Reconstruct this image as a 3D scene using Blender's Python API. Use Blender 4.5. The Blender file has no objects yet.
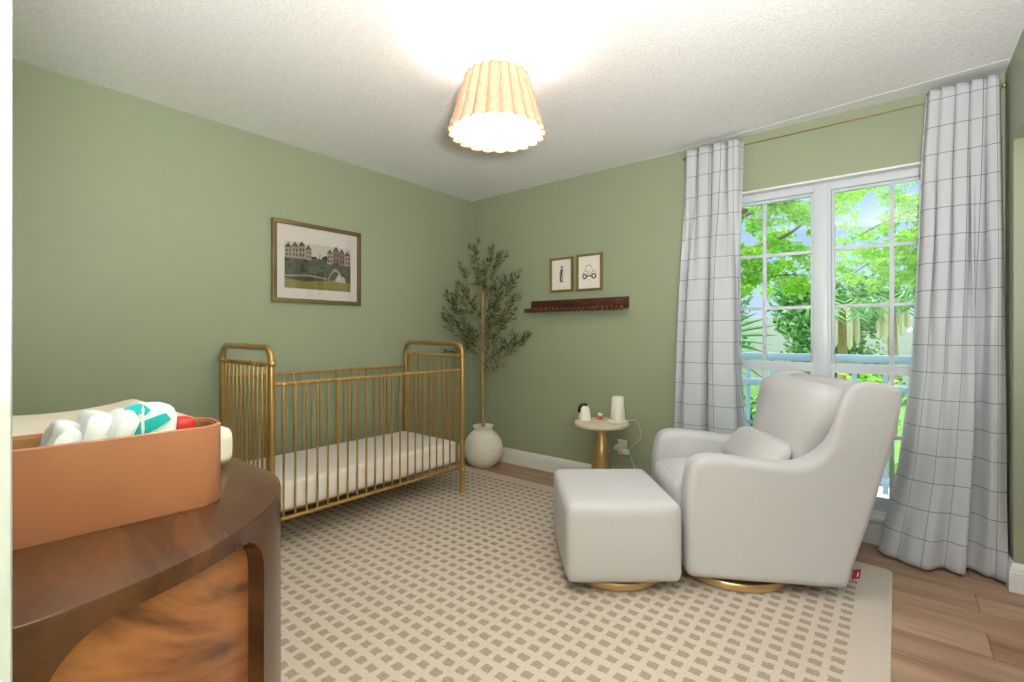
import bpy, bmesh, math, random
from mathutils import Vector, Matrix, noise
from mathutils.geometry import tessellate_polygon
R = math.radians
PI = math.pi
S = bpy.context.scene
COL = S.collection
random.seed(7)

# ------------------------------------------------------------------ helpers
def new_obj(name, verts, faces, mat=None, parent=None, smooth=True, angle=40, uvs=None, mats=None, fmat=None):
    me = bpy.data.meshes.new(name)
    me.from_pydata([tuple(v) for v in verts], [], faces)
    me.validate()
    if uvs is not None:
        ul = me.uv_layers.new(name='UVMap')
        for lp in me.loops:
            ul.data[lp.index].uv = uvs[lp.vertex_index]
    if mats:
        for m in mats: me.materials.append(m)
        for i, p in enumerate(me.polygons): p.material_index = fmat[i]
    elif mat: me.materials.append(mat)
    if smooth:
        me.shade_smooth()
        if angle < 180: me.set_sharp_from_angle(angle=R(angle))
    o = bpy.data.objects.new(name, me)
    COL.objects.link(o)
    if parent: o.parent = parent
    return o

class MB:
    """collects shapes of one part"""
    def __init__(s): s.v = []; s.f = []
    def add(s, verts, faces):
        b = len(s.v); s.v += [Vector(v) for v in verts]; s.f += [tuple(i + b for i in f) for f in faces]; return s
    def box(s, x0, x1, y0, y1, z0, z1, bev=0, seg=2):
        if bev <= 0:
            v = [(x, y, z) for x in (x0, x1) for y in (y0, y1) for z in (z0, z1)]
            return s.add(v, [(0,1,3,2),(4,6,7,5),(0,4,5,1),(2,3,7,6),(0,2,6,4),(1,5,7,3)])
        bm = bmesh.new(); bmesh.ops.create_cube(bm, size=1)
        for q in bm.verts: q.co = Vector(((x0+x1)/2+q.co.x*(x1-x0), (y0+y1)/2+q.co.y*(y1-y0), (z0+z1)/2+q.co.z*(z1-z0)))
        bmesh.ops.bevel(bm, geom=list(bm.edges), offset=bev, segments=seg, profile=.5, affect='EDGES')
        return s.bm(bm)
    def bm(s, bm):
        bm.verts.ensure_lookup_table(); bm.verts.index_update()
        s.add([q.co.copy() for q in bm.verts], [tuple(q.index for q in f.verts) for f in bm.faces]); bm.free(); return s
    def tube(s, pts, r, n=10, cap=True, closed=False):
        pts = [Vector(p) for p in pts]; k = len(pts)
        rs = r if isinstance(r, (list, tuple)) else [r]*k
        b = len(s.v); up = None
        for i, p in enumerate(pts):
            if closed: t = pts[(i+1) % k]-pts[i-1]
            else: t = (pts[min(i+1, k-1)]-pts[max(i-1, 0)])
            t = t.normalized() if t.length > 1e-9 else Vector((0,0,1))
            if up is None: up = t.orthogonal().normalized()
            up = (up-t*up.dot(t)); up = up.normalized() if up.length > 1e-6 else t.orthogonal().normalized()
            w = t.cross(up)
            for j in range(n):
                a = 2*PI*j/n
                s.v.append(p+(up*math.cos(a)+w*math.sin(a))*rs[i])
        for i in range(k if closed else k-1):
            i2 = (i+1) % k
            for j in range(n):
                j2 = (j+1) % n
                s.f.append((b+i*n+j, b+i*n+j2, b+i2*n+j2, b+i2*n+j))
        if cap and not closed:
            s.f.append(tuple(b+j for j in reversed(range(n)))); s.f.append(tuple(b+(k-1)*n+j for j in range(n)))
        return s
    def lathe(s, prof, c=(0,0,0), n=40, fn=None, cap0=True, cap1=True):
        """prof: (r,z) list; fn(angle, r, z) -> radius"""
        b = len(s.v); k = len(prof); c = Vector(c)
        for r, z in prof:
            for j in range(n):
                a = 2*PI*j/n; rr = fn(a, r, z) if fn else r
                s.v.append(c+Vector((rr*math.cos(a), rr*math.sin(a), z)))
        for i in range(k-1):
            for j in range(n):
                j2 = (j+1) % n
                s.f.append((b+i*n+j, b+i*n+j2, b+(i+1)*n+j2, b+(i+1)*n+j))
        if cap0: s.f.append(tuple(b+j for j in reversed(range(n))))
        if cap1: s.f.append(tuple(b+(k-1)*n+j for j in range(n)))
        return s
    def ball(s, c, r, n=10, m=7, sc=(1,1,1)):
        c = Vector(c)
        prof = []
        b = len(s.v)
        s.v.append(c-Vector((0,0,r*sc[2])))
        for i in range(1, m):
            t = -PI/2+PI*i/m
            for j in range(n):
                a = 2*PI*j/n
                s.v.append(c+Vector((r*sc[0]*math.cos(t)*math.cos(a), r*sc[1]*math.cos(t)*math.sin(a), r*sc[2]*math.sin(t))))
        s.v.append(c+Vector((0,0,r*sc[2])))
        for j in range(n):
            s.f.append((b, b+1+(j+1)%n, b+1+j))
            s.f.append((len(s.v)-1, b+1+(m-2)*n+j, b+1+(m-2)*n+(j+1)%n))
        for i in range(m-2):
            for j in range(n):
                j2 = (j+1)%n
                s.f.append((b+1+i*n+j, b+1+i*n+j2, b+1+(i+1)*n+j2, b+1+(i+1)*n+j))
        return s
    def rbox(s, c, half, r, puff=(0,0,0), n=10, M=None, fn=None):
        """rounded soft box; puff bulges each axis face pair"""
        bm = bmesh.new(); bmesh.ops.create_cube(bm, size=2)
        bmesh.ops.subdivide_edges(bm, edges=list(bm.edges), cuts=n, use_grid_fill=True)
        h = Vector(half); rr = Vector([min(r, q*.999) for q in half])
        for q in bm.verts:
            p = q.co.copy()
            # denser towards the rim
            p = Vector([math.sin(x*PI/2) for x in p])
            t = Vector((p.x*h.x, p.y*h.y, p.z*h.z))
            core = Vector([max(-(h[i]-rr[i]), min(h[i]-rr[i], t[i])) for i in range(3)])
            d = t-core
            e = Vector((d.x/rr.x, d.y/rr.y, d.z/rr.z))
            m_ = max(abs(e.x), abs(e.y), abs(e.z))
            if e.length > 1e-9:
                e = e/e.length*m_
                d = Vector((e.x*rr.x, e.y*rr.y, e.z*rr.z))
            t = core+d
            w = [1-(p[i]**2) for i in range(3)]
            t.x += (1 if p.x > 0 else -1)*puff[0]*w[1]*w[2]*abs(p.x)
            t.y += (1 if p.y > 0 else -1)*puff[1]*w[0]*w[2]*abs(p.y)
            t.z += (1 if p.z > 0 else -1)*puff[2]*w[0]*w[1]*abs(p.z)
            if fn: t = fn(t, p)
            if M is not None: t = M @ t
            q.co = t+Vector(c)
        return s.bm(bm)
    def slab(s, prof, w0, w1, r, fr, seg=5):
        """prof: closed (u,z) outline, counter clockwise; swept from w0 to w1 with edges rounded by r; fr(u,w,z)->Vector"""
        k = len(prof)
        P = [Vector((p[0], p[1])) for p in prof]
        N = []
        for i in range(k):
            t = (P[(i+1)%k]-P[i-1]).normalized()
            N.append(Vector((-t.y, t.x)))  # inward for ccw
        rings = []
        for i in range(seg+1):
            a = PI/2*i/seg; rings.append((r*(1-math.sin(a)), w0+r*(1-math.cos(a))))
        for i in range(seg+1):
            a = PI/2*(seg-i)/seg; rings.append((r*(1-math.sin(a)), w1-r*(1-math.cos(a))))
        b = len(s.v)
        for ins, w in rings:
            for i in range(k):
                q = P[i]+N[i]*ins
                s.v.append(fr(q.x, w, q.y))
        for m in range(len(rings)-1):
            for i in range(k):
                j = (i+1) % k
                s.f.append((b+m*k+i, b+m*k+j, b+(m+1)*k+j, b+(m+1)*k+i))
        for base, rev in ((b, True), (b+(len(rings)-1)*k, False)):
            c0 = len(s.v); s.v += [q.copy() for q in s.v[base:base+k]]
            for t in tessellate_polygon([s.v[c0:c0+k]]):
                a_, b_, c_ = (c0+i for i in t)
                nn = (s.v[b_]-s.v[a_]).cross(s.v[c_]-s.v[a_])
                wd_ = fr(0, w1, 0)-fr(0, w0, 0)
                up = nn.dot(wd_) > 0
                s.f.append((a_, b_, c_) if up != rev else (c_, b_, a_))
        return s
    def build(s, name, mat, parent=None, smooth=True, angle=40):
        if parent is not None:
            off = parent_world(parent)
            inv = off.inverted()
            vs = [inv @ v for v in s.v]
        else: vs = s.v
        return new_obj(name, vs, s.f, mat, parent, smooth, angle)

def parent_world(o):
    M = Matrix.Translation(o.location) @ o.rotation_euler.to_matrix().to_4x4()
    p = o.parent
    while p:
        M = Matrix.Translation(p.location) @ p.rotation_euler.to_matrix().to_4x4() @ M
        p = p.parent
    return M

def tag(o, label=None, cat=None, group=None, kind=None):
    if label: o['label'] = label
    if cat: o['category'] = cat
    if group: o['group'] = group
    if kind: o['kind'] = kind
    return o
def thing(name, loc, label, cat, group=None, rz=0):
    o = bpy.data.objects.new(name, None); COL.objects.link(o)
    o.location = loc; o.rotation_euler = (0, 0, rz); o.empty_display_size = .1
    return tag(o, label, cat, group)
def struct(o, label=None):
    o['kind'] = 'structure'
    if label: o['label'] = label; 
    return o
def chaikin(pts, it=2, closed=True):
    for _ in range(it):
        q = []; n = len(pts)
        for i in range(n if closed else n-1):
            a = Vector(pts[i]); b = Vector(pts[(i+1) % n])
            q += [a*.75+b*.25, a*.25+b*.75]
        if not closed: q = [Vector(pts[0])]+q+[Vector(pts[-1])]
        pts = q
    return pts
def spline(pts, n=8):
    """catmull-rom through points"""
    pts = [Vector(p) for p in pts]; out = []
    for i in range(len(pts)-1):
        p0 = pts[max(i-1,0)]; p1 = pts[i]; p2 = pts[i+1]; p3 = pts[min(i+2,len(pts)-1)]
        for k in range(n):
            t = k/n
            out.append(.5*((2*p1)+(p2-p0)*t+(2*p0-5*p1+4*p2-p3)*t*t+(3*p1-p0-3*p2+p3)*t**3))
    out.append(pts[-1]); return out
def lerp_tab(tab, t):
    if t <= tab[0][0]: return tab[0][1]
    for (a, x), (b, y) in zip(tab, tab[1:]):
        if t <= b: return x+(y-x)*(t-a)/(b-a)
    return tab[-1][1]

def smooth(x): x = min(1, max(0, x)); return x*x*(3-2*x)
# ------------------------------------------------------------------ materials
def srgb(r, g, b):
    f = lambda c: (c/255/12.92) if c/255 <= .04045 else ((c/255+.055)/1.055)**2.4
    return (f(r), f(g), f(b), 1)
class NT:
    def __init__(s, name):
        s.m = bpy.data.materials.new(name); s.m.use_nodes = True
        s.t = s.m.node_tree; s.t.nodes.clear()
        s.out = s.t.nodes.new('ShaderNodeOutputMaterial')
    def n(s, typ, **kw):
        q = s.t.nodes.new('ShaderNode'+typ)
        for k, v in kw.items():
            if k.startswith('i_'): q.inputs[k[2:].replace('_', ' ')].default_value = v
            else: setattr(q, k, v)
        return q
    def l(s, a, b): s.t.links.new(a, b)
    def ramp(s, fac, stops, interp='LINEAR'):
        q = s.n('ValToRGB'); q.color_ramp.interpolation = interp
        e = q.color_ramp.elements
        while len(e) < len(stops): e.new(.5)
        for i, (p, c) in enumerate(stops): e[i].position = p; e[i].color = c
        s.l(fac, q.inputs['Fac']); return q.outputs['Color']
    def bsdf(s, rough=.5, metal=0, spec=.5, **kw):
        b = s.n('BsdfPrincipled'); b.inputs['Roughness'].default_value = rough; b.inputs['Metallic'].default_value = metal
        b.inputs['Specular IOR Level'].default_value = spec
        s.b = b; s.l(b.outputs[0], s.out.inputs[0]); return b
    def noise(s, scale, detail=3, vec=None, rough=.5):
        q = s.n('TexNoise'); q.inputs['Scale'].default_value = scale; q.inputs['Detail'].default_value = detail; q.inputs['Roughness'].default_value = rough
        if vec is not None: s.l(vec, q.inputs['Vector'])
        return q
    def objco(s): return s.n('TexCoord').outputs['Object']
    def mapping(s, vec, scale=(1,1,1), loc=(0,0,0), rot=(0,0,0)):
        q = s.n('Mapping'); q.inputs['Scale'].default_value = scale; q.inputs['Location'].default_value = loc; q.inputs['Rotation'].default_value = rot
        s.l(vec, q.inputs['Vector']); return q.outputs[0]
    def bump(s, h, strength=.2, dist=.01):
        q = s.n('Bump'); q.inputs['Strength'].default_value = strength; q.inputs['Distance'].default_value = dist
        s.l(h, q.inputs['Height']); s.l(q.outputs[0], s.b.inputs['Normal'])
def simple(name, col, rough=.5, metal=0, spec=.5, var=.06, scale=6, bump=0, bscale=80, bdist=.003):
    q = NT(name); q.bsdf(rough, metal, spec); co = q.objco()
    nz = q.noise(scale, 4, co)
    d = tuple(max(0, c*(1-var)) for c in col[:3])+(1,); l = tuple(min(1, c*(1+var)) for c in col[:3])+(1,)
    q.l(q.ramp(nz.outputs['Fac'], [(.3, d), (.7, l)]), q.b.inputs['Base Color'])
    if bump: q.bump(q.noise(bscale, 3, co).outputs['Fac'], bump, bdist)
    return q.m

M = {}
M['wall'] = simple('sage_paint', srgb(158,167,141), .38, spec=.35, var=.015, scale=2, bump=.06, bscale=120, bdist=.002)
M['white_trim'] = simple('white_trim_paint', srgb(232,233,234), .35, var=.01)
M['hall_wall'] = simple('hall_paint', srgb(238,236,232), .6, var=.01)
M['casing'] = simple('grey_white_casing_paint', srgb(184,186,188), .4, var=.01)
M['white_frame'] = simple('white_window_paint', srgb(214,220,228), .35, var=.01)
M['brass'] = simple('aged_brass', srgb(188,152,92), .34, metal=.7, var=.1, scale=9)
M['gold_base'] = simple('brushed_gold', srgb(222,190,138), .3, metal=.9, var=.06, scale=5)
M['boucle'] = simple('white_performance_fabric', srgb(204,203,206), .95, spec=.15, var=.012, scale=40, bump=.25, bscale=420, bdist=.002)
M['cotton'] = simple('white_cotton', srgb(236,228,220), .9, spec=.1, var=.02, scale=10, bump=.1, bscale=200, bdist=.002)
M['pad'] = simple('cream_cover', srgb(232,222,204), .9, spec=.1, var=.02, scale=10, bump=.25, bscale=160, bdist=.004)
M['pot'] = simple('white_ribbed_pot', srgb(236,229,218), .8, var=.05, scale=12, bump=.15, bscale=60)
M['soil'] = simple('dark_soil', srgb(70,55,40), 1, var=.3, scale=40, bump=.5, bscale=90, bdist=.01)
M['bark'] = simple('pale_bark', srgb(168,140,96), .9, var=.2, scale=25, bump=.3, bscale=60)
M['tree_bark'] = simple('outdoor_bark', srgb(140,126,112), .95, var=.25, scale=6, bump=.5, bscale=20, bdist=.02)
M['cord'] = simple('white_cord', srgb(222,218,196), .5, var=.02)
M['plastic'] = simple('white_plastic', srgb(236,232,224), .4, var=.01)
M['black'] = simple('black_plastic', srgb(22,22,22), .25, var=.1)
M['table'] = simple('cream_table_top', srgb(224,212,188), .5, var=.04, scale=14)
M['red'] = simple('red_plastic', srgb(196,40,28), .45, var=.04)
M['redtag'] = simple('red_woven_tag', srgb(150,24,34), .8, var=.05)
M['teal'] = simple('teal_print', srgb(20,172,176), .7, var=.04)
M['diaper'] = simple('white_nonwoven', srgb(222,223,226), .85, spec=.2, var=.015, bump=.15, bscale=90)
M['orange'] = simple('orange_plastic', srgb(220,120,70), .5)
M['rail'] = simple('blue_grey_railing', srgb(140,162,174), .5, var=.04)
M['paper'] = simple('print_paper', srgb(240,232,224), .8, var=.01)
M['ink'] = simple('ink_line', srgb(60,56,48), .9, var=.05)
M['ink_grey'] = simple('ink_wash', srgb(168,160,150), .9, var=.1)
M['frame_gold'] = simple('muted_gold_frame', srgb(150,128,74), .4, metal=.5, var=.08)
M['frame_bronze'] = simple('bronze_frame', srgb(126,108,72), .42, metal=.45, var=.12)
M['finial'] = simple('nickel_finial', srgb(190,184,176), .3, metal=.9)

def fabric_windowpane():
    q = NT('windowpane_check_linen'); q.bsdf(.95, spec=.1)
    uv = q.n('TexCoord').outputs['UV']
    sep = q.n('SeparateXYZ'); q.l(uv, sep.inputs[0])
    masks = []
    for ax, pitch in (('X', .140), ('Y', .140)):
        m1 = q.n('Math', operation='DIVIDE'); q.l(sep.outputs[ax], m1.inputs[0]); m1.inputs[1].default_value = pitch
        m2 = q.n('Math', operation='FRACT'); q.l(m1.outputs[0], m2.inputs[0])
        m3 = q.n('Math', operation='LESS_THAN'); q.l(m2.outputs[0], m3.inputs[0]); m3.inputs[1].default_value = .0038/pitch
        masks.append(m3)
    mx = q.n('Math', operation='MAXIMUM'); q.l(masks[0].outputs[0], mx.inputs[0]); q.l(masks[1].outputs[0], mx.inputs[1])
    nz = q.noise(240, 2, uv)
    base = q.ramp(nz.outputs['Fac'], [(.3, srgb(214,217,223)), (.7, srgb(224,227,233))])
    mix = q.n('MixRGB'); q.l(mx.outputs[0], mix.inputs[0]); q.l(base, mix.inputs[1]); mix.inputs[2].default_value = srgb(146,146,152)
    q.l(mix.outputs[0], q.b.inputs['Base Color'])
    # some daylight comes through the linen
    tr = q.n('BsdfTranslucent'); q.l(mix.outputs[0], tr.inputs['Color'])
    ms = q.n('MixShader'); ms.inputs[0].default_value = .22
    q.l(q.b.outputs[0], ms.inputs[1]); q.l(tr.outputs[0], ms.inputs[2]); q.l(ms.outputs[0], q.out.inputs[0])
    q.bump(q.noise(500, 2, uv).outputs['Fac'], .1, .001)
    return q.m
M['curtain'] = fabric_windowpane()

def mat_ceiling():
    q = NT('popcorn_ceiling'); q.bsdf(.95, spec=.1); co = q.objco()
    n1 = q.noise(95, 4, co, .6)
    q.l(q.ramp(n1.outputs['Fac'], [(.38, srgb(238,238,240)), (.6, srgb(250,250,252))]), q.b.inputs['Base Color'])
    q.bump(n1.outputs['Fac'], .5, .012); return q.m
M['ceiling'] = mat_ceiling()
M['smooth_ceiling'] = simple('smooth_ceiling_paint', srgb(238,239,241), .7, var=.01)

def mat_floor():
    q = NT('wood_planks'); q.bsdf(.42, spec=.4); co = q.objco()
    br = q.n('TexBrick'); br.offset = .37; br.squash = 1
    for k, v in (('Scale', 1), ('Mortar Size', .0015), ('Mortar Smooth', .2), ('Bias', 0), ('Brick Width', 1.25), ('Row Height', .1835)): br.inputs[k].default_value = v
    br.inputs['Color1'].default_value = (0, 0, 0, 1); br.inputs['Color2'].default_value = (1, 1, 1, 1); br.inputs['Mortar'].default_value = (.5, .5, .5, 1)
    q.l(q.mapping(co, loc=(.3, .725+.1835*8, 0)), br.inputs['Vector'])
    # each plank shifts the grain
    off = q.n('VectorMath', operation='MULTIPLY_ADD'); q.l(br.outputs['Color'], off.inputs[0]); off.inputs[1].default_value = (7, 3, 5); q.l(co, off.inputs[2])
    grain = q.noise(1, 6, q.mapping(off.outputs[0], scale=(2.2, 22, 1)), .62)
    big = q.noise(1, 3, q.mapping(off.outputs[0], scale=(1.1, 5, 1)))
    c1 = q.ramp(grain.outputs['Fac'], [(.28, srgb(118,86,64)), (.5, srgb(166,132,106)), (.75, srgb(192,158,132))])
    c2 = q.ramp(big.outputs['Fac'], [(.3, srgb(132,96,72)), (.65, srgb(194,160,132))])
    mix = q.n('MixRGB', blend_type='MIX'); mix.inputs[0].default_value = .45; q.l(c1, mix.inputs[1]); q.l(c2, mix.inputs[2])
    gap = q.n('MixRGB'); q.l(br.outputs['Fac'], gap.inputs[0]); q.l(mix.outputs[0], gap.inputs[1]); gap.inputs[2].default_value = srgb(84,60,44)
    q.l(gap.outputs[0], q.b.inputs['Base Color'])
    q.bump(grain.outputs['Fac'], .08, .002); return q.m
M['floor'] = mat_floor()

def mat_rug():
    q = NT('checked_wool_rug'); q.bsdf(.98, spec=.05); co = q.objco()   # rug object origin sits at the world origin
    wob = q.noise(60, 2, co)
    sh = q.n('VectorMath', operation='MULTIPLY_ADD'); q.l(wob.outputs['Color'], sh.inputs[0]); sh.inputs[1].default_value = (.016, .016, 0); q.l(co, sh.inputs[2])
    sep = q.n('SeparateXYZ'); q.l(sh.outputs[0], sep.inputs[0])
    res = []
    for ax, off, half in (('X', 3.0245, .315), ('Y', -1.0945, .265)):
        a = q.n('Math', operation='SUBTRACT'); q.l(sep.outputs[ax], a.inputs[0]); a.inputs[1].default_value = off-.03125
        d = q.n('Math', operation='DIVIDE'); q.l(a.outputs[0], d.inputs[0]); d.inputs[1].default_value = .0625
        f = q.n('Math', operation='FRACT'); q.l(d.outputs[0], f.inputs[0])
        s_ = q.n('Math', operation='SUBTRACT'); q.l(f.outputs[0], s_.inputs[0]); s_.inputs[1].default_value = .5
        ab = q.n('Math', operation='ABSOLUTE'); q.l(s_.outputs[0], ab.inputs[0])
        lt = q.n('Math', operation='LESS_THAN'); q.l(ab.outputs[0], lt.inputs[0]); lt.inputs[1].default_value = half
        res.append(lt)
    # plain border
    for ax, op, v in (('X', 'LESS_THAN', 3.05), ('X', 'GREATER_THAN', .24), ('Y', 'LESS_THAN', -.44), ('Y', 'GREATER_THAN', -2.68)):
        m = q.n('Math', operation=op); q.l(sep.outputs[ax], m.inputs[0]); m.inputs[1].default_value = v; res.append(m)
    cur = res[0].outputs[0]
    for m in res[1:]:
        x = q.n('Math', operation='MULTIPLY'); q.l(cur, x.inputs[0]); q.l(m.outputs[0], x.inputs[1]); cur = x.outputs[0]
    pile = q.noise(170, 3, co)
    cream = q.ramp(pile.outputs['Fac'], [(.3, srgb(206,191,178)), (.7, srgb(220,206,194))])
    taupe = q.ramp(pile.outputs['Fac'], [(.3, srgb(162,144,126)), (.7, srgb(188,171,153))])
    mix = q.n('MixRGB'); q.l(cur, mix.inputs[0]); q.l(cream, mix.inputs[1]); q.l(taupe, mix.inputs[2])
    q.l(mix.outputs[0], q.b.inputs['Base Color'])
    hh = q.n('Math', operation='MULTIPLY_ADD'); q.l(cur, hh.inputs[0]); hh.inputs[1].default_value = -.6; q.l(pile.outputs['Fac'], hh.inputs[2])
    q.bump(hh.outputs[0], .5, .006); return q.m
M['rug'] = mat_rug()

def mat_wood(name, dark, mid, light, scale=(1.2, 7, 7), rough=.28, rot=(0, 0, 0), stops=None):
    q = NT(name); q.bsdf(rough, spec=.5); co = q.mapping(q.objco(), rot=rot)
    warp = q.noise(1.3, 2, co)
    add = q.n('VectorMath', operation='MULTIPLY_ADD'); q.l(warp.outputs['Color'], add.inputs[0]); add.inputs[1].default_value = (.35, .35, .35); q.l(co, add.inputs[2])
    g1 = q.noise(1, 6, q.mapping(add.outputs[0], scale=scale), .6); g1.inputs['Distortion'].default_value = .6
    g2 = q.noise(1, 4, q.mapping(add.outputs[0], scale=tuple(3.5*v for v in scale)), .6)
    c1 = q.ramp(g1.outputs['Fac'], stops or [(.30, dark), (.47, mid), (.62, light), (.8, mid)])
    c2 = q.ramp(g2.outputs['Fac'], [(.3, dark), (.7, light)])
    mix = q.n('MixRGB'); mix.inputs[0].default_value = .2; q.l(c1, mix.inputs[1]); q.l(c2, mix.inputs[2])
    q.l(mix.outputs[0], q.b.inputs['Base Color']); return q.m
M['walnut'] = mat_wood('walnut_dresser', srgb(54,32,20), srgb(78,47,29), srgb(100,63,39), rough=.22)
M['walnut_panel'] = mat_wood('walnut_figured_panel', srgb(66,40,28), srgb(142,86,52), srgb(176,112,68), scale=(3, 2.0, 11), rough=.34, rot=(R(32), 0, 0), stops=[(.36, srgb(66,40,28)), (.44, srgb(142,86,52)), (.53, srgb(176,112,68)), (.60, srgb(142,86,52)), (.66, srgb(72,44,30)), (.72, srgb(160,100,60))])
M['shelf_wood'] = mat_wood('dark_shelf_wood', srgb(48,24,16), srgb(74,38,24), srgb(104,58,34), scale=(3, 30, 30), rough=.35)
M['leather'] = simple('tan_leather', srgb(178,116,86), .45, spec=.4, var=.07, scale=9, bump=.08, bscale=60, bdist=.002)
M['leather_in'] = simple('tan_suede_lining', srgb(164,116,70), .8, var=.06, scale=12)

def mat_leaf(name, cols, rough=.5, trans=.35):
    q = NT(name); q.bsdf(rough, spec=.3)
    g = q.n('NewGeometry')
    c = q.ramp(g.outputs['Random Per Island'], [(i/(len(cols)-1) if len(cols) > 1 else 0, k) for i, k in enumerate(cols)])
    q.l(c, q.b.inputs['Base Color'])
    t = q.n('BsdfTranslucent'); q.l(c, t.inputs['Color'])
    ms = q.n('MixShader'); ms.inputs[0].default_value = trans
    q.l(q.b.outputs[0], ms.inputs[1]); q.l(t.outputs[0], ms.inputs[2]); q.l(ms.outputs[0], q.out.inputs[0]); return q.m
M['olive'] = mat_leaf('olive_leaf', [srgb(56,70,40), srgb(84,96,58), srgb(112,122,80), srgb(146,150,112)], .6, .15)
M['lime'] = mat_leaf('bright_canopy_leaf', [srgb(120,190,50), srgb(164,222,74), srgb(204,238,112), srgb(150,212,66), srgb(186,230,96), srgb(232,196,120)], .5, .45)
M['mid'] = mat_leaf('mid_green_leaf', [srgb(58,120,52), srgb(96,160,70), srgb(146,196,104), srgb(190,215,170)], .5, .35)
M['pale'] = mat_leaf('pale_shrub_leaf', [srgb(92,140,88), srgb(136,176,120), srgb(186,206,176), srgb(78,124,76)], .5, .3)
M['palm'] = mat_leaf('palm_leaf', [srgb(52,108,44), srgb(86,146,64), srgb(132,182,104)], .45, .3)
M['straw'] = mat_leaf('dry_palm_leaf', [srgb(226,214,170), srgb(240,230,196), srgb(214,196,150)], .8, .2)
M['lawn'] = simple('lawn', srgb(120,160,80), .95, var=.25, scale=14, bump=.5, bscale=60, bdist=.02)
M['terrace'] = simple('pale_terrace', srgb(226,226,224), .8, var=.05)
M['garden_wall'] = simple('white_stucco', srgb(196,196,188), .9, var=.05, scale=5)

def mat_glass():
    q = NT('window_glass')
    gl = q.n('BsdfGlossy'); gl.inputs['Roughness'].default_value = .01
    tr = q.n('BsdfTransparent'); tr.inputs['Color'].default_value = (.96, .985, .98, 1)
    fr = q.n('Fresnel'); fr.inputs['IOR'].default_value = 1.45
    ms = q.n('MixShader'); q.l(fr.outputs[0], ms.inputs[0]); q.l(tr.outputs[0], ms.inputs[1]); q.l(gl.outputs[0], ms.inputs[2])
    q.l(ms.outputs[0], q.out.inputs[0]); return q.m
M['glass'] = mat_glass()

def mat_shade():
    q = NT('linen_lamp_shade'); q.bsdf(.9, spec=.1); co = q.objco()
    nz = q.noise(1, 4, q.mapping(co, scale=(90, 90, 25)))
    c = q.ramp(nz.outputs['Fac'], [(.3, srgb(194,148,122)), (.7, srgb(210,168,142))])
    q.l(c, q.b.inputs['Base Color'])
    t = q.n('BsdfTranslucent'); q.l(c, t.inputs['Color'])
    ms = q.n('MixShader'); ms.inputs[0].default_value = .007
    q.l(q.b.outputs[0], ms.inputs[1]); q.l(t.outputs[0], ms.inputs[2]); q.l(ms.outputs[0], q.out.inputs[0]); return q.m
M['shade'] = mat_shade()
def emit(name, col, st):
    q = NT(name); e = q.n('Emission'); e.inputs[0].default_value = col; e.inputs[1].default_value = st; q.l(e.outputs[0], q.out.inputs[0]); return q.m
M['diffuser'] = emit('lit_diffuser', (1, .96, .91, 1), 11)

# ------------------------------------------------------------------ camera
F, YAW, Y0 = 475.1747, .6803, 333.4438
cam = bpy.data.cameras.new('camera'); co = bpy.data.objects.new('camera', cam); COL.objects.link(co)
co.location = (3.1773, -3.3235, 1.1676); co.rotation_euler = (PI/2, 0, YAW)
cam.sensor_fit = 'HORIZONTAL'; cam.sensor_width = 36; cam.lens = F/1024*36; cam.shift_y = (Y0-341)/1024; cam.clip_start = .02; cam.clip_end = 200
S.camera = co

# ------------------------------------------------------------------ room shell
H = 2.44; XR = 3.59; YN = -3.49
WX0, WX1, WZ0, WZ1 = 2.20, 3.47, .165, 2.08     # window opening
XE = 5.3; YH = -5.4
struct(MB().box(-.15, XE+.15, YH-.15, .15, -.12, 0).build('floor', M['floor']))
struct(MB().box(-.15, XE+.15, YH-.15, .15, H, H+.15).build('ceiling', M['ceiling']))
struct(MB().box(-.15, 0, YN-.15, .15, 0, H).build('wall_left', M['wall']))
w = MB().box(0, WX0, 0, .15, 0, H).box(WX1, XE+.15, 0, .15, 0, H).box(WX0, WX1, 0, .15, 0, WZ0-.03).box(WX0, WX1, 0, .15, WZ1, H)
struct(w.build('wall_window', M['wall']))
JY = -.22; JY2 = -1.9
w = MB().box(XR, XR+.13, JY, 0, 0, H).box(XR, XR+.13, JY2, JY, 2.047, H).box(XR, XR+.13, YN-.13, JY2, 0, H)
struct(w.build('wall_right', M['wall']))
struct(MB().box(XE, XE+.15, YH, 0, 0, H).box(XR+.13, XE, -2.3, -2.2, 0, H).build('wall_dressing', M['hall_wall']))
w = MB().box(0, 2.72, YN-.13, YN, 0, H).box(2.72, 3.54, YN-.13, YN, 2.05, H).box(3.54, XR, YN-.13, YN, 0, H)
struct(w.build('wall_near', M['wall']))
struct(MB().box(1.6, 4.6, YH-.15, YH, 0, H).box(1.5, 1.6, YH, YN-.13, 0, H).box(4.5, 4.6, YH, YN-.13, 0, H).build('wall_hall', M['hall_wall']))
# short return of the entry and its white casing beside the camera
struct(MB().box(2.60, 2.705, YN, -3.30, 0, H).build('wall_entry', M['wall']))
struct(MB().box(2.59, 2.7045, -3.302, -3.2865, 0, H, .004).box(2.705, 2.72, YN, -3.2865, 0, H, .004).build('trim_1', M['casing']))
# smooth band where ceiling meets the window wall, tapering to the left
v = [(1.75, 0, H), (XR, 0, H), (XR, -.17, H), (1.75, -.004, H)]; zb = H-.0022
v += [(x, y, zb) for x, y, z in v]
struct(new_obj('trim_2', v, [(0,1,2,3),(7,6,5,4),(0,4,5,1),(1,5,6,2),(2,6,7,3),(3,7,4,0)], M['smooth_ceiling'], smooth=False))

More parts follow.
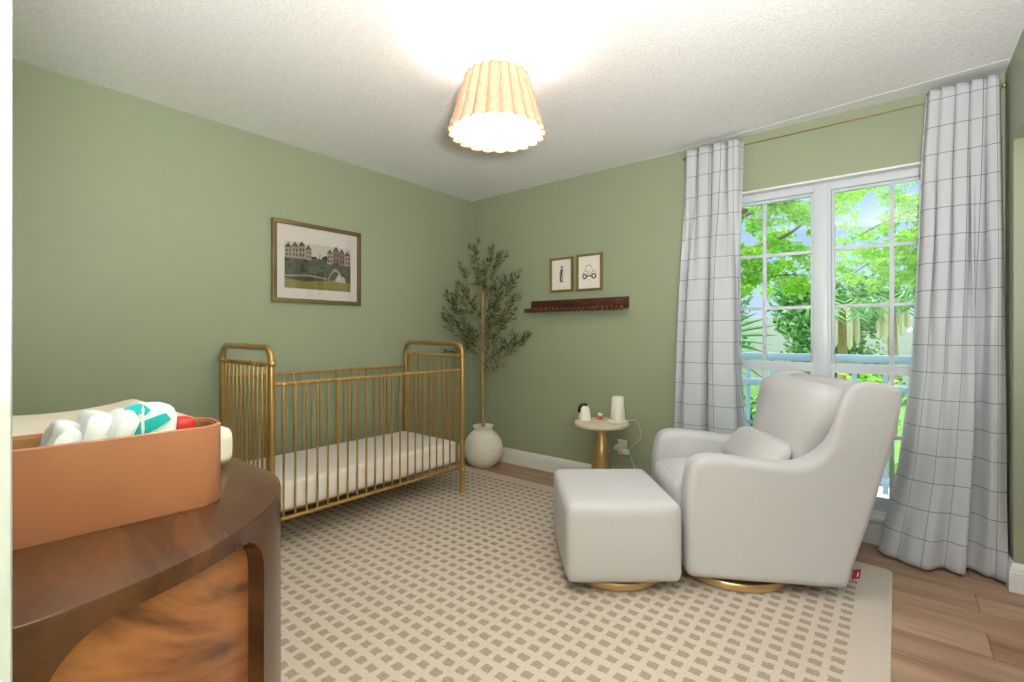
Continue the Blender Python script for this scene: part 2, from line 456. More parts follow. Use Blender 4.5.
def baseboard(name, path):
    """profile swept along a floor path; the room lies on the right of the path"""
    prof = [(0, 0), (.016, 0), (.016, .088), (.013, .094), (.013, .104), (.009, .112), (.007, .124), (.003, .130), (0, .130)]
    m = MB(); P = [Vector((x, y)) for x, y in path]; k = len(prof)
    for i, p in enumerate(P):
        d1 = (P[i]-P[i-1]).normalized() if i > 0 else (P[1]-P[0]).normalized()
        d2 = (P[i+1]-P[i]).normalized() if i < len(P)-1 else d1
        n1 = Vector((d1.y, -d1.x)); n2 = Vector((d2.y, -d2.x)); n = (n1+n2); n = n/(n.length_squared/2)*1.0 if n.length else n1
        for o, z in prof: m.v.append(Vector((p.x+n.x*o, p.y+n.y*o, z)))
    for i in range(len(P)-1):
        for j in range(k):
            j2 = (j+1) % k; m.f.append((i*k+j, i*k+j2, (i+1)*k+j2, (i+1)*k+j))
    m.f.append(tuple(range(k))[::-1]); m.f.append(tuple((len(P)-1)*k+j for j in range(k)))
    return struct(m.build(name, M['white_trim'], angle=25))
baseboard('baseboard_left', [(0, YN), (0, 0)])
baseboard('baseboard_window', [(0, 0), (XR, 0)])
baseboard('baseboard_right', [(XR, 0), (XR, JY), (XR+.13, JY)])
baseboard('baseboard_near', [(2.59, YN), (0, YN)])

# window: white lined reveal, sill, two single-hung sashes with a wide mullion
struct(MB().box(WX0, WX1, 0.0, .07, WZ1-.012, WZ1).box(WX0, WX0+.012, 0.0005, .07, WZ0, WZ1-.012).box(WX1-.012, WX1, 0.0005, .07, WZ0, WZ1-.012).build('trim_3', M['white_trim'], smooth=False))
struct(MB().box(WX0-.03, WX1+.03, -.045, .15, WZ0-.03, WZ0, .006).box(WX0-.03, WX1+.03, -.022, -.001, WZ0-.036, WZ0-.03, .001).build('trim_4', M['white_trim']))
FY0, FY1 = .065, .135
MX = (2.802, 2.857)
struct(MB().box(MX[0]-.004, MX[1]+.004, FY0-.008, FY1, WZ0, WZ1-.010, .002).build('trim_5', M['white_frame']))
def window(name, x0, x1, xm, label):
    f = MB(); t = .05
    f.box(x0+.018, x1-.018, FY0+.002, FY1, WZ1-.055, WZ1-.012).box(x0+.018, x1-.018, FY0+.002, FY1, WZ0, WZ0+.055)
    xl, xr = x0, x1
    f.box(xl, xl+.018, FY0, FY1, WZ0, WZ1-.012, .003).box(xr-.018, xr, FY0, FY1, WZ0, WZ1-.012, .003)
    o = struct(f.build(name, M['white_frame']), label)
    gx0, gx1 = xl+.018, xr-.018
    for sname, z0, z1, y, rows in (('upper_sash', .96, WZ1-.055, .105, 3), ('lower_sash', WZ0+.055, .985, .08, 2)):
        s = MB(); b = .016
        top_b = .016 if sname == 'upper_sash' else .05
        bot_b = .03 if sname == 'upper_sash' else .02
        s.box(gx0+b, gx1-b, y-.0125, y+.0125, z1-top_b, z1).box(gx0+b, gx1-b, y-.0125, y+.0125, z0, z0+bot_b)
        s.box(gx0, gx0+b, y-.012, y+.012, z0, z1, .002).box(gx1-b, gx1, y-.012, y+.012, z0, z1, .002)
        so = s.build(sname, M['white_frame'], o)
        mu = MB(); g0, g1 = z0+bot_b, z1-top_b
        mu.box(xm-.011, xm+.011, y-.008, y+.008, g0, g1, .002)
        for k in range(1, rows):
            z = g0+(g1-g0)*k/rows; mu.box(gx0+b, gx1-b, y-.0075, y+.0075, z-.010, z+.010, .002)
        mu.build('muntins', M['white_frame'], so)
        MB().box(gx0+b, gx1-b, y-.0015, y+.0015, g0, g1).build('pane', M['glass'], so, smooth=False)
    return o
window('window_1', WX0+.012, MX[0], 2.513, 'white single-hung window with muntins on the left half of the opening')
window('window_2', MX[1], WX1-.012, 3.157, 'white single-hung window with muntins behind the armchair on the right half')

# ------------------------------------------------------------------ curtains and rod
rod = thing('curtain_rod', (2.8, -.040, 2.368), 'thin brass curtain rod high above the window near the ceiling', 'curtain rod')
MB().tube([(2.04, -.040, 2.368), (3.575, -.040, 2.368)], .0040, 12).build('rod', M['frame_gold'], rod)
for x in (2.05, 3.57):
    MB().tube([(x, -.040, 2.368), (x, -.02, 2.368), (x, -.001, 2.368)], .006, 10).lathe([(.001, 0), (.018, .0), (.018, .005)], (x, -.005, 2.368), 12).build('bracket', M['gold_base'], rod)
    sx = -1 if x < 3 else 1
    MB().ball((x+sx*.012, -.040, 2.368), .011).build('finial', M['gold_base'], rod)

def curtain(label, W, xl, xr, folds, depth, ztop, zbot, name='window_curtain'):
    """cloth sheet: xl/xr = tables of left/right edge against t (0 top - 1 bottom); folds(s,t)->offset towards room"""
    ns, nt = 150, 90; V = []; UV = []; Fc = []
    for j in range(nt+1):
        t = j/nt
        for i in range(ns+1):
            s = i/ns
            a, b = lerp_tab(xl, t), lerp_tab(xr, t)
            dx, dy = folds(s, t)
            z = ztop(s)+(zbot(s)-ztop(s))*t
            x = a+(b-a)*s+dx; y = depth(s, t)-dy
            nz = noise.noise(Vector((s*9, t*7, 3.1)))*.006*min(1, t*4)
            V.append((x, y+nz, z)); UV.append((s*W+.02, (1-t)*(ztop(s)-zbot(s))*1.02))
    for j in range(nt):
        for i in range(ns):
            a = j*(ns+1)+i; Fc.append((a, a+1, a+ns+2, a+ns+1))
    o = new_obj(name, V, Fc, M['curtain'], smooth=True, angle=180, uvs=UV)
    md = o.modifiers.new('thick', 'SOLIDIFY'); md.thickness = .003; md.offset = 0
    return o
def bell(x, c, w): return math.exp(-((x-c)/w)**2)
def smooth(x): x = min(1, max(0, x)); return x*x*(3-2*x)
def pleat(x):
    """rounded ridge and narrow valley, period 1"""
    c = .5+.5*math.cos(2*PI*x); return 1-(1-c)**2.2
def folds_l(s, t):
    u = smooth(t*2.0); k = 4; kl = 2.6
    ph = s*kl+.18+.25*t*math.sin(s*5)
    d = .060*(pleat(s*k+.5)*(1-u))+.085*pleat(ph)*u
    sw = .014*math.sin(2*PI*(s*k+.5))*(1-u)+.026*math.sin(2*PI*ph)*u
    return sw*min(1, s*6, (1-s)*6), d
c1 = curtain('', .62, [(0, 2.062), (.5, 2.03), (1, 1.99)], [(0, 2.422), (.3, 2.412), (.6, 2.418), (1, 2.46)], folds_l,
             lambda s, t: -.052, lambda s: 2.392+.006*math.sin(s*25), lambda s: .012)
tag(c1, 'white windowpane check curtain panel hanging between the green wall and the armchair', 'curtain', 'windowpane check curtains')
def folds_r(s, t):
    u = smooth(t*1.25); k = 5
    low = .072*smooth((s-.0)/.16)*(1-smooth((s-.655)/.05))+.022*bell(s, .36, .12)+.070*smooth((s-.76)/.12)*(1-.25*smooth((s-.93)/.07))
    flare = smooth((t-.82)/.18)
    hem = flare*(.018*math.sin(s*19+1)+.012*math.sin(s*33))*(.4+.6*t)
    d = .066*pleat(s*k+.45)*(1-u)+low*1.15*u+hem+flare*.045*bell(s, .25, .4)
    sw = .014*math.sin(2*PI*(s*k+.45))*(1-u)+(.016*bell(s, .66, .05)-.030*bell(s, .73, .04))*u
    return sw*min(1, s*6, (1-s)*6), d
c2 = curtain('', .74, [(0, 3.297), (.14, 3.278), (.35, 3.262), (.6, 3.235), (.8, 3.185), (1, 3.10)],
             [(0, 3.566), (.3, 3.574), (1, 3.580)], folds_r,
             lambda s, t: -.052-.03*t, lambda s: 2.398+.006*math.sin(s*31), lambda s: .010)
tag(c2, 'white windowpane check curtain panel pooling on the wood floor beside the right wall', 'curtain', 'windowpane check curtains')

# ------------------------------------------------------------------ ceiling lamp
LX, LY = 1.82, -1.75
lamp = thing('ceiling_lamp', (LX, LY, H), 'flush ceiling lamp with a pleated scalloped peach fabric shade', 'ceiling lamp')
MB().lathe([(.068, 0), (.068, -.016), (.060, -.024), (.024, -.026)], (LX, LY, H), 40).build('canopy', M['white_trim'], lamp)
MB().lathe([(.012, -.02), (.012, -.2)], (LX, LY, H), 16).build('stem', M['white_trim'], lamp)
NSC = 20
def scal(a, r, z): return r*(1+.105*(abs(math.cos(a*NSC/2))**.75-.6))
ztop, zbt = 2.283, 2.040
sh = MB(); n = NSC*12
outer = [(.205, zbt), (.188, zbt+.055), (.170, zbt+.12), (.150, zbt+.19), (.135, ztop)]
inner = [(r-.004, z) for r, z in outer[::-1]]
def scal_edge(a, r, z):  return scal(a, r, z)
sh.lathe(outer+inner, (LX, LY, 0), n, scal, cap0=False, cap1=False)
b = 0; kk = len(outer+inner)
for j in range(n):
    j2 = (j+1) % n; sh.f.append(((kk-1)*n+j, (kk-1)*n+j2, j2, j))
shade = sh.build('lamp_shade', M['shade'], lamp, angle=60)
M['shade_rim'] = simple('tan_shade_binding', srgb(206,166,120), .8)
for rr, z in ((.2065, zbt), (.1365, ztop)):
    MB().tube([(LX+scal(2*PI*j/n, rr, z)*math.cos(2*PI*j/n), LY+scal(2*PI*j/n, rr, z)*math.sin(2*PI*j/n), z) for j in range(n)], .0026, 6, closed=True).build('binding', M['shade_rim'], shade)
MB().lathe([(.003, .014), (.176, .014), (.178, .018), (.178, .022), (.003, .022)], (LX, LY, zbt), 64).build('diffuser', M['diffuser'], lamp)
MB().ball((LX, LY, zbt+.004), .009, 14, 9).lathe([(.004, .004), (.004, .014)], (LX, LY, zbt), 10).build('finial', M['finial'], lamp)
for z, rr in ((ztop-.03, .132),):
    sp = MB()
    for k in range(3):
        a = 2*PI*k/3+.3; sp.tube([(LX+.01*math.cos(a), LY+.01*math.sin(a), z), (LX+rr*math.cos(a), LY+rr*math.sin(a), z)], .0025, 8)
    sp.build('spider', M['finial'], lamp)

# ------------------------------------------------------------------ rug
rg = MB(); RX0, RX1, RY0, RY1 = .14, 3.162, -2.78, -.344; rad = .03
out = []
for cx_, cy_, a0 in ((RX1-rad, RY1-rad, 0), (RX0+rad, RY1-rad, 90), (RX0+rad, RY0+rad, 180), (RX1-rad, RY0+rad, 270)):
    for k in range(6): a = R(a0+18*k); out.append((cx_+rad*math.cos(a), cy_+rad*math.sin(a)))
k = len(out)
cxr, cyr = (RX0+RX1)/2, (RY0+RY1)/2
def ins(p, d): return (p[0]+(d if p[0] < cxr else -d), p[1]+(d if p[1] < cyr else -d))
rings = [[(x, y, 0) for x, y in out], [(x, y, .007) for x, y in out], [ins(p, .006)+(.011,) for p in out]]
for q in rings: rg.v += [Vector(p) for p in q]
for m_ in range(2):
    for i in range(k): j = (i+1) % k; rg.f.append((m_*k+i, m_*k+j, (m_+1)*k+j, (m_+1)*k+i))
rg.f.append(tuple(2*k+i for i in range(k))); rg.f.append(tuple(reversed(range(k))))
o = rg.build('area_rug', M['rug'])
tag(o, 'large cream area rug with rows of small taupe squares on the wood floor', 'rug')
RZ = .011

# ------------------------------------------------------------------ crib
CX0, CX1, CY0, CY1 = .054, .712, -2.208, -.858
crib = thing('crib', ((CX0+CX1)/2, (CY0+CY1)/2, RZ), 'antique gold metal spindle crib standing along the green wall', 'crib')
PR = .0165
def post_path(y, off=0):
    zt = 1.097; rr = .075
    pts = [(CX0, y, .15), (CX0, y, .6), (CX0, y, zt-rr)]
    for k in range(1, 8): a = PI-PI/2*k/7; pts.append((CX0+rr+rr*math.cos(a), y, zt-rr+rr*math.sin(a)))
    for k in range(0, 8): a = PI/2-PI/2*k/7; pts.append((CX1-rr+rr*math.cos(a), y, zt-rr+rr*math.sin(a)))
    pts += [(CX1, y, .6), (CX1, y, .15)]
    return pts
for y in (CY0, CY1):
    e = MB().tube(post_path(y), PR, 14).build('end_frame', M['brass'], crib)
    for x in (CX0, CX1):
        for z in (1.012, .176):
            MB().lathe([(.0165, -.016), (.021, -.009), (.0245, 0), (.021, .009), (.0165, .016)], (x, y, z), 16).build('post_ring', M['brass'], e)
    for x in (CX0, CX1):
        MB().lathe([(.0235, 0), (.0235, .012), (.020, .03), (.0175, .055), (.0175, .165)], (x, y, RZ), 16).build('leg', M['brass'], crib)
    # end rails with beaded collars
    tr = MB().tube([(CX0, y, 1.006), (CX1, y, 1.006)], .0085, 10)
    br = MB().tube([(CX0, y, .204), (CX1, y, .204)], .0105, 10)
    NE = 11
    for k in range(NE):
        x = CX0+(CX1-CX0)*(k+1)/(NE+1)
        tr.lathe([(.006, -.014), (.0125, -.008), (.0145, 0), (.0125, .008), (.006, .014)], (x, y, 1.006), 12)
    tr.build('end_rail', M['brass'], crib); br.build('end_rail', M['brass'], crib)
    for k in range(NE):
        x = CX0+(CX1-CX0)*(k+1)/(NE+1)
        MB().tube([(x, y, .204), (x, y, 1.0)], .0058, 8).build('spindle', M['brass'], crib)
for x in (CX0, CX1):
    tr = MB().tube([(x, CY0, .905), (x, CY1, .905)], .0098, 10)
    br = MB().tube([(x, CY0, .204), (x, CY1, .204)], .0105, 10)
    NF = 21
    ys = [CY0+(CY1-CY0)*(k+1)/(NF+1) for k in range(NF)]
    for y in ys: tr.lathe([(.0098, -.011), (.0135, -.006), (.0145, 0), (.0135, .006), (.0098, .011)], (x, y, .903), 12)
    tr.build('side_rail', M['brass'], crib); br.build('side_rail', M['brass'], crib)
    for y in ys: MB().tube([(x, y, .204), (x, y, .903)], .0058, 8).build('spindle', M['brass'], crib)
sb = MB()
for y in (CY0+.03, CY1-.03): sb.tube([(CX0, y, .212), (CX1, y, .212)], .009, 8)
for kx in range(7): x = CX0+.06+(CX1-CX0-.12)*kx/6; sb.tube([(x, CY0+.03, .219), (x, CY1-.03, .219)], .004, 6)
for x in (CX0, CX1):
    for y in (CY0, CY1):
        pass
sb.build('mattress_support', M['brass'], crib)
crib.rotation_euler = (0, 0, R(-.8))
mtm = MB().rbox(((0, 0, 0)), ((CX1-CX0)/2-.018, (CY1-CY0)/2-.024, .079), .028, (0, 0, .006), 10)
mt = new_obj('crib_mattress', mtm.v, mtm.f, M['cotton'])
mt.location = ((CX0+CX1)/2, (CY0+CY1)/2, .308); mt.rotation_euler = (0, 0, R(-.8))
#mt = MB().rbox(((CX0+CX1)/2, (CY0+CY1)/2, .306), ((CX1-CX0)/2-.018, (CY1-CY0)/2-.024, .081), .028, (0, 0, .006), 10).build('crib_mattress', M['cotton'])
tag(mt, 'white crib mattress with a fitted sheet lying inside the gold crib', 'mattress')

# ------------------------------------------------------------------ olive tree in a pot
PX, PY = .352, -.234
tree = thing('potted_olive_tree', (PX, PY, 0), 'tall artificial olive tree in a round white pot in the corner', 'potted tree')
def ribs(a, r, z): return r*(1+(.008*math.sin(z*150) if .03 < z < .19 else 0))
prof = [(.085, 0)]
for k in range(33):
    z = .004+.30*k/32; q = (z-.16)/.165
    prof.append((max(.088, .172*math.sqrt(max(0.02, 1-q*q*.86))), z))
prof += [(.088, .312), (.080, .325), (.082, .340), (.092, .352), (.094, .358), (.088, .362), (.078, .356), (.072, .335), (.074, .318)]
MB().lathe(prof, (PX, PY, 0), 56, ribs, cap1=False).build('pot', M['pot'], tree)
MB().lathe([(.075, .318), (.045, .325), (.002, .328)], (PX, PY, 0), 24, cap0=True).build('soil', M['soil'], tree)
RT = Vector((math.cos(YAW), math.sin(YAW), 0))     # sideways as seen across the room
FWD = Vector((-math.sin(YAW), math.cos(YAW), 0))
def tp(l, z, d=0):
    z = z if z < .9 else .9+(z-.9)*.875
    return Vector((PX, PY, 0))+RT*l*.88+FWD*d+Vector((0, 0, z))
trunk = spline([tp(0, .31), tp(-.004, .6), tp(-.012, .9), tp(-.006, 1.2), tp(-.012, 1.45), tp(.0, 1.62)], 6)
MB().tube(trunk, [.017-.010*i/(len(trunk)-1) for i in range(len(trunk))], 10).build('trunk', M['bark'], tree)
rnd = random.Random(11)
brs = [ # start l,z ; ctrl ; end  (l = sideways, z = height, d = depth)
 ((.0, .72), (.10, .86, -.03), (.29, 1.06, -.08)), ((.0, .75), (.16, 1.0, -.06), (.36, 1.12, -.04)), ((0, .82), (.09, 1.05, .0), (.20, 1.36, -.02)),
 ((-.01, 1.0), (-.16, 1.10, -.02), (-.33, 1.30, 0)), ((-.01, 1.02), (-.12, 1.16, .02), (-.30, 1.47, 0)), ((-.01, 1.1), (-.1, 1.22, -.05), (-.22, 1.38, -.08)),
 ((-.01, .95), (-.10, 1.02, -.06), (-.23, 1.02, -.08)), ((-.01, 1.15), (.1, 1.3, -.02), (.25, 1.5, -.02)), ((0, 1.25), (.13, 1.46, 0), (.28, 1.70, 0)),
 ((-.01, 1.3), (-.1, 1.48, 0), (-.17, 1.75, 0)), ((0, 1.4), (.05, 1.6, -.02), (.13, 1.86, 0)), ((0, 1.45), (-.03, 1.7, 0), (-.06, 1.98, .02)),
 ((0, 1.5), (.03, 1.7, 0), (.05, 1.92, 0)), ((0, 1.28), (-.08, 1.42, -.06), (-.20, 1.52, -.08)), ((0, 1.2), (.06, 1.32, -.1), (.13, 1.42, -.16)),
 ((0, 1.1), (.05, 1.18, -.1), (.12, 1.25, -.18)), ((0, 1.05), (-.05, 1.14, -.1), (-.1, 1.2, -.18)), ((0, 1.38), (.1, 1.5, .03), (.19, 1.58, .02)),
]
bmsh = MB(); LV = []; LF = []
def leaf(p, d, L, Wd, V, Fl, up=None):
    d = d.normalized(); up = up or Vector((rnd.uniform(-1, 1), rnd.uniform(-1, 1), rnd.uniform(-.2, 1)))
    s = d.cross(up); s = s.normalized() if s.length > 1e-4 else d.orthogonal().normalized()
    nrm = s.cross(d)
    b = len(V)
    V += [p, p+d*L*.3+s*Wd*.5+nrm*L*.03, p+d*L*.7+s*Wd*.42+nrm*L*.03, p+d*L, p+d*L*.7-s*Wd*.42+nrm*L*.03, p+d*L*.3-s*Wd*.5+nrm*L*.03]
    Fl += [(b, b+1, b+2, b+3), (b, b+3, b+4, b+5)]
def twig(p0, d0, L, lean, cnt):
    pts = [p0]; d = d0.normalized()
    for i in range(6):
        d = (d+Vector((rnd.gauss(0, .13), rnd.gauss(0, .13), rnd.gauss(.03, .10)))).normalized(); pts.append(pts[-1]+d*L/6)
    bmsh.tube(pts, [.0022-.0012*i/6 for i in range(7)], 5)
    for i in range(1, 7):
        for q in range(cnt):
            t = rnd.random(); p = pts[i-1].lerp(pts[i], t); dd = (pts[i]-pts[i-1]).normalized()
            side = Vector((rnd.gauss(0, 1), rnd.gauss(0, 1), rnd.gauss(0, 1))); side = (side-dd*side.dot(dd)).normalized()
            leaf(p, dd*.8+side*.75+Vector((0, 0, .1)), rnd.uniform(.042, .072), rnd.uniform(.010, .015), LV, LF)
    leaf(pts[-1], d, .05, .011, LV, LF)
for (s0, c, e) in brs:
    pts = spline([tp(s0[0], s0[1]), tp(c[0], c[1], c[2]), tp(e[0], e[1], e[2])], 7)
    bmsh.tube(pts, [.006-.004*i/(len(pts)-1) for i in range(len(pts))], 6)
    for i in range(4, len(pts), 2):
        for q in range(1):
            d = (pts[i]-pts[i-1]).normalized()+Vector((rnd.gauss(0, .5), rnd.gauss(0, .5), rnd.gauss(.15, .4)))
            twig(pts[i], d, rnd.uniform(.08, .16), 0, 2)
    twig(pts[-1], pts[-1]-pts[-2], .13, 0, 2)
# keep leaves inside the two walls
LV = [Vector((max(.004, v.x), min(-.004, v.y), v.z)) for v in LV]
bmsh.v = [Vector((max(.004, v.x), min(-.004, v.y), v.z)) for v in bmsh.v]
bmsh.build('branches', M['bark'], tree)
fm = MB(); fm.v = LV; fm.f = LF
tag(fm.build('foliage', M['olive'], tree, smooth=False), kind='stuff')

# ------------------------------------------------------------------ pictures and shelf
def rect_frame(y_face, x0, x1, z0, z1, t, axis, d0, d1, name, mat, parent):
    m = MB()
    def bx(a0, a1, b0, b1):
        if axis == 'y': m.box(a0, a1, min(d0, d1), max(d0, d1), b0, b1, .0025)
        else: m.box(min(d0, d1), max(d0, d1), a0, a1, b0, b1, .0025)
    bx(x0, x1, z1-t, z1); bx(x0, x1, z0, z0+t); bx(x0, x0+t, z0+t, z1-t); bx(x1-t, x1, z0+t, z1-t)
    return m.build(name, mat, parent)
pic = thing('framed_print', (0, -1.565, 1.65), 'large bronze framed landscape print on the green wall above the crib', 'picture')
ay0, ay1, az0, az1 = -1.902, -1.246, 1.376, 1.925
rect_frame(0, ay0, ay1, az0, az1, .028, 'x', .002, .03, 'frame', M['frame_bronze'], pic)
MB().box(.002, .014, ay0+.02, ay1-.02, az0+.02, az1-.02).build('mat_board', M['paper'], pic, smooth=False)
# print: flat coloured shapes in one printed sheet
py0, py1, pz0, pz1 = ay0+.083, ay1-.083, az0+.098, az1-.135
PW, PH_ = py1-py0, pz1-pz0
pv, pf, pm = [], [], []
PM = [simple('print_'+n_, srgb(*c_), .8, var=v_, scale=60) for n_, c_, v_ in (('sky', (218,214,204), .02), ('green', (86,92,66), .3), ('lawn', (150,140,66), .15), ('stone', (176,160,140), .15), ('roof', (104,86,74), .2), ('brick', (146,112,96), .2), ('path', (206,200,188), .05), ('dark', (58,62,50), .25))]
def poly(pts, mi, layer):
    b = len(pv)
    for a, c in pts: pv.append((.0144+.00018*layer, py0+PW*a, pz0+PH_*c))
    pf.append(tuple(range(b, b+len(pts)))); pm.append(mi)
poly([(0,0),(1,0),(1,1),(0,1)], 0, 0)
poly([(0,0),(1,0),(1,.68),(0,.70)], 1, 1)
rr_ = random.Random(5)
def house(x, w_, z, h, wall_, layer):
    poly([(x, z), (x+w_, z), (x+w_, z+h), (x, z+h)], wall_, layer)
    poly([(x-.006, z+h), (x+w_+.006, z+h), (x+w_*.5, z+h+.11)], 4, layer+.3)
    for k in range(2):
        for q in range(2):
            xx = x+w_*(.2+.45*k); zz = z+h*(.2+.4*q); poly([(xx, zz), (xx+w_*.2, zz), (xx+w_*.2, zz+h*.22), (xx, zz+h*.22)], 7, layer+.6)
for k in range(4): house(.005+.095*k, .094, .64, .22+.03*((k*7) % 3), 3, 2)
for k in range(4): house(.62+.094*k, .094, .60, .24+.04*((k*5) % 3), 5 if k in (1, 2) else 3, 2)
poly([(.37, .68), (.46, .68), (.46, .73), (.37, .72)], 7, 2); poly([(.50, .68), (.515, .68), (.5075, .86)], 7, 2)
poly([(.54, .67), (.64, .67), (.64, .74), (.60, .78), (.54, .73)], 7, 2)
for k in range(14):
    x = rr_.uniform(0, .93); z = rr_.uniform(.3, .6); poly([(x, z), (x+.07, z), (x+.06, z+.06), (x+.02, z+.08)], 7 if k % 2 else 1, 2+.02*k)
poly([(0, 0), (1, 0), (1, .2), (.7, .24), (.3, .16), (0, .2)], 2, 3)
poly([(0, .24), (.35, .28), (.62, .24), (.62, .27), (.35, .32), (0, .27)], 3, 3)
ar = [(.64+.24*q/10, .22+.26*math.sin(PI*q/10)*(1-.25*q/10)) for q in range(11)]
poly(ar+[(x, z+.06) for x, z in reversed(ar)], 3, 4)
poly([(.74, .22), (.92, .20), (.90, .32), (.80, .40)], 6, 3.6)
new_obj('print', pv, pf, None, pic, False, mats=PM, fmat=pm).matrix_parent_inverse = Matrix.Translation(-pic.location)
gm = NT('picture_glass'); gl = gm.n('BsdfGlossy'); gl.inputs['Roughness'].default_value = .02; tr_ = gm.n('BsdfTransparent'); fr_ = gm.n('Fresnel'); fr_.inputs['IOR'].default_value = 1.5
ms_ = gm.n('MixShader'); gm.l(fr_.outputs[0], ms_.inputs[0]); gm.l(tr_.outputs[0], ms_.inputs[1]); gm.l(gl.outputs[0], ms_.inputs[2]); gm.l(ms_.outputs[0], gm.out.inputs[0])
M['pglass'] = gm.m
MB().box(.018, .020, ay0+.026, ay1-.026, az0+.026, az1-.026).build('glazing', M['pglass'], pic, smooth=False)

def sketch(name, x0, x1, z0, z1, label, kind):
    p = thing(name, ((x0+x1)/2, 0, (z0+z1)/2), label, 'picture', 'small framed sketches above the shelf')
    rect_frame(0, x0, x1, z0, z1, .017, 'y', -.004, -.026, 'frame', M['frame_gold'], p)
    MB().box(x0+.010, x1-.010, -.012, -.004, z0+.010, z1-.010).build('paper', M['paper'], p, smooth=False)
    m1 = MB(); m2 = MB(); cx_, cz_ = (x0+x1)/2, (z0+z1)/2; y = -.0128
    def stroke(m, pts, r=.0016): m.tube([(cx_+a, y, cz_+c) for a, c in pts], r, 5)
    if kind == 'golfer':
        m1.ball((cx_+.004, y, cz_+.058), .007, 10, 7, (1, .25, 1))
        stroke(m1, [(-.006, .066), (.014, .068)], .003)
        stroke(m1, [(.002, .048), (-.004, .03), (-.003, .01)], .007); stroke(m1, [(.004, .044), (.014, .026), (.006, .012)], .003)
        stroke(m1, [(-.004, .012), (-.010, -.02), (-.008, -.055)], .0042); stroke(m1, [(-.001, .012), (.006, -.02), (.004, -.055)], .0042)
        stroke(m1, [(-.012, -.058), (.0, -.058)], .003); stroke(m1, [(.0, -.058), (.014, -.058)], .003)
        stroke(m2, [(.008, .014), (.002, -.03), (.014, -.066)], .0018); stroke(m2, [(-.018, .02), (-.015, -.03), (-.02, -.05)], .003)
    else:
        for wx in (-.042, .040):
            stroke(m1, [(wx+.017*math.cos(2*PI*k/16), -.032+.017*math.sin(2*PI*k/16)) for k in range(17)], .0048)
        stroke(m1, [(-.024, -.030), (.022, -.030)], .0045)
        stroke(m2, [(-.056, -.012), (-.048, .006), (-.022, .012), (-.010, -.016), (.016, -.016), (.03, .006), (.052, .004), (.056, -.014)], .003)
        stroke(m2, [(-.034, .052), (.012, .054)], .0032)
        stroke(m2, [(-.030, .050), (-.040, .012)], .0018); stroke(m2, [(.012, .052), (.034, .008)], .0018); stroke(m2, [(.0, .02), (.006, .004), (-.004, -.010)], .002)
    m1.build('drawing', M['ink'], p); m2.build('shading', M['ink_grey'], p)
sketch('framed_sketch', .913, 1.137, 1.511, 1.793, 'small gold framed sketch of a golfer, nearer the potted tree', 'golfer')
sketch('framed_sketch', 1.171, 1.402, 1.508, 1.799, 'small gold framed sketch of a golf cart, nearer the curtain', 'cart')

shelf = thing('wall_shelf', (1.16, 0, 1.37), 'dark wood wall shelf with a beaded front edge', 'shelf')
MB().box(.716, 1.622, -.020, 0, 1.356, 1.446, .003).build('back_board', M['shelf_wood'], shelf)
MB().box(.716, 1.622, -.094, -.018, 1.352, 1.363, .003).build('ledge', M['shelf_wood'], shelf)
nb = 23; bead0 = None
for k in range(nb):
    x = .728+.880*k/(nb-1)
    if bead0 is None: 
        bead0 = MB().ball((x, -.106, 1.361), .0195, 14, 10).build('bead', M['shelf_wood'], shelf)
    else:
        c = bead0.copy(); COL.objects.link(c); c.parent = shelf; c.location = (x-.728, 0, 0)

# ------------------------------------------------------------------ side table with its things
TX, TY = 1.528, -.262
tb = thing('side_table', (TX, TY, 0), 'small round side table with a gold flared pedestal by the wall', 'side table')
MB().lathe([(.150, .500), (.182, .504), (.191, .511), (.194, .522), (.190, .532), (.150, .534), (.002, .534)], (TX, TY, 0), 56).build('table_top', M['table'], tb)
MB().lathe([(.082, 0), (.082, .008), (.081, .05), (.077, .16), (.066, .27), (.046, .37), (.033, .425), (.030, .445), (.040, .470), (.062, .488), (.062, .501)], (TX, TY, 0), 40).build('pedestal', M['gold_base'], tb)
ZT = .534
# baby monitor camera
bx, by = TX-.128, TY-.02
mon = thing('baby_monitor_camera', (bx, by, ZT), 'little white rounded baby monitor with a black lens face on the side table', 'baby monitor')
MB().lathe([(.044, 0), (.046, .004), (.044, .03), (.039, .065), (.036, .085), (.026, .104), (.012, .113), (.001, .115)], (bx, by, ZT), 28).build('body', M['plastic'], mon)
dirv = Vector((-.35, -.94, 0)).normalized()
fc = MB(); n_ = 18
c0 = Vector((bx, by, ZT+.078))-RT*.012-FWD*.012
hood = spline([tuple(c0-RT*.026+Vector((0,0,-.022))), tuple(c0-RT*.022+Vector((0,0,.016))), tuple(c0+RT*.004+Vector((0,0,.036))), tuple(c0+RT*.030+Vector((0,0,.024)))], 5)
fc.tube(hood, [.008, .011]+[.013]*(len(hood)-4)+[.011, .006], 10)
fc.build('lens_hood', M['black'], mon)
# sound machine / night light
sx, sy = TX+.098, TY+.060
snd = thing('night_light', (sx, sy, ZT), 'white tapered cylinder night light on the side table', 'night light')
MB().lathe([(.064, 0), (.068, .004), (.068, .012), (.060, .016)], (sx, sy, ZT), 40).build('base', M['plastic'], snd)
MB().lathe([(.054, .014), (.055, .018), (.041, .176), (.038, .182), (.001, .183)], (sx, sy, ZT), 40).build('lamp_body', M['plastic'], snd)
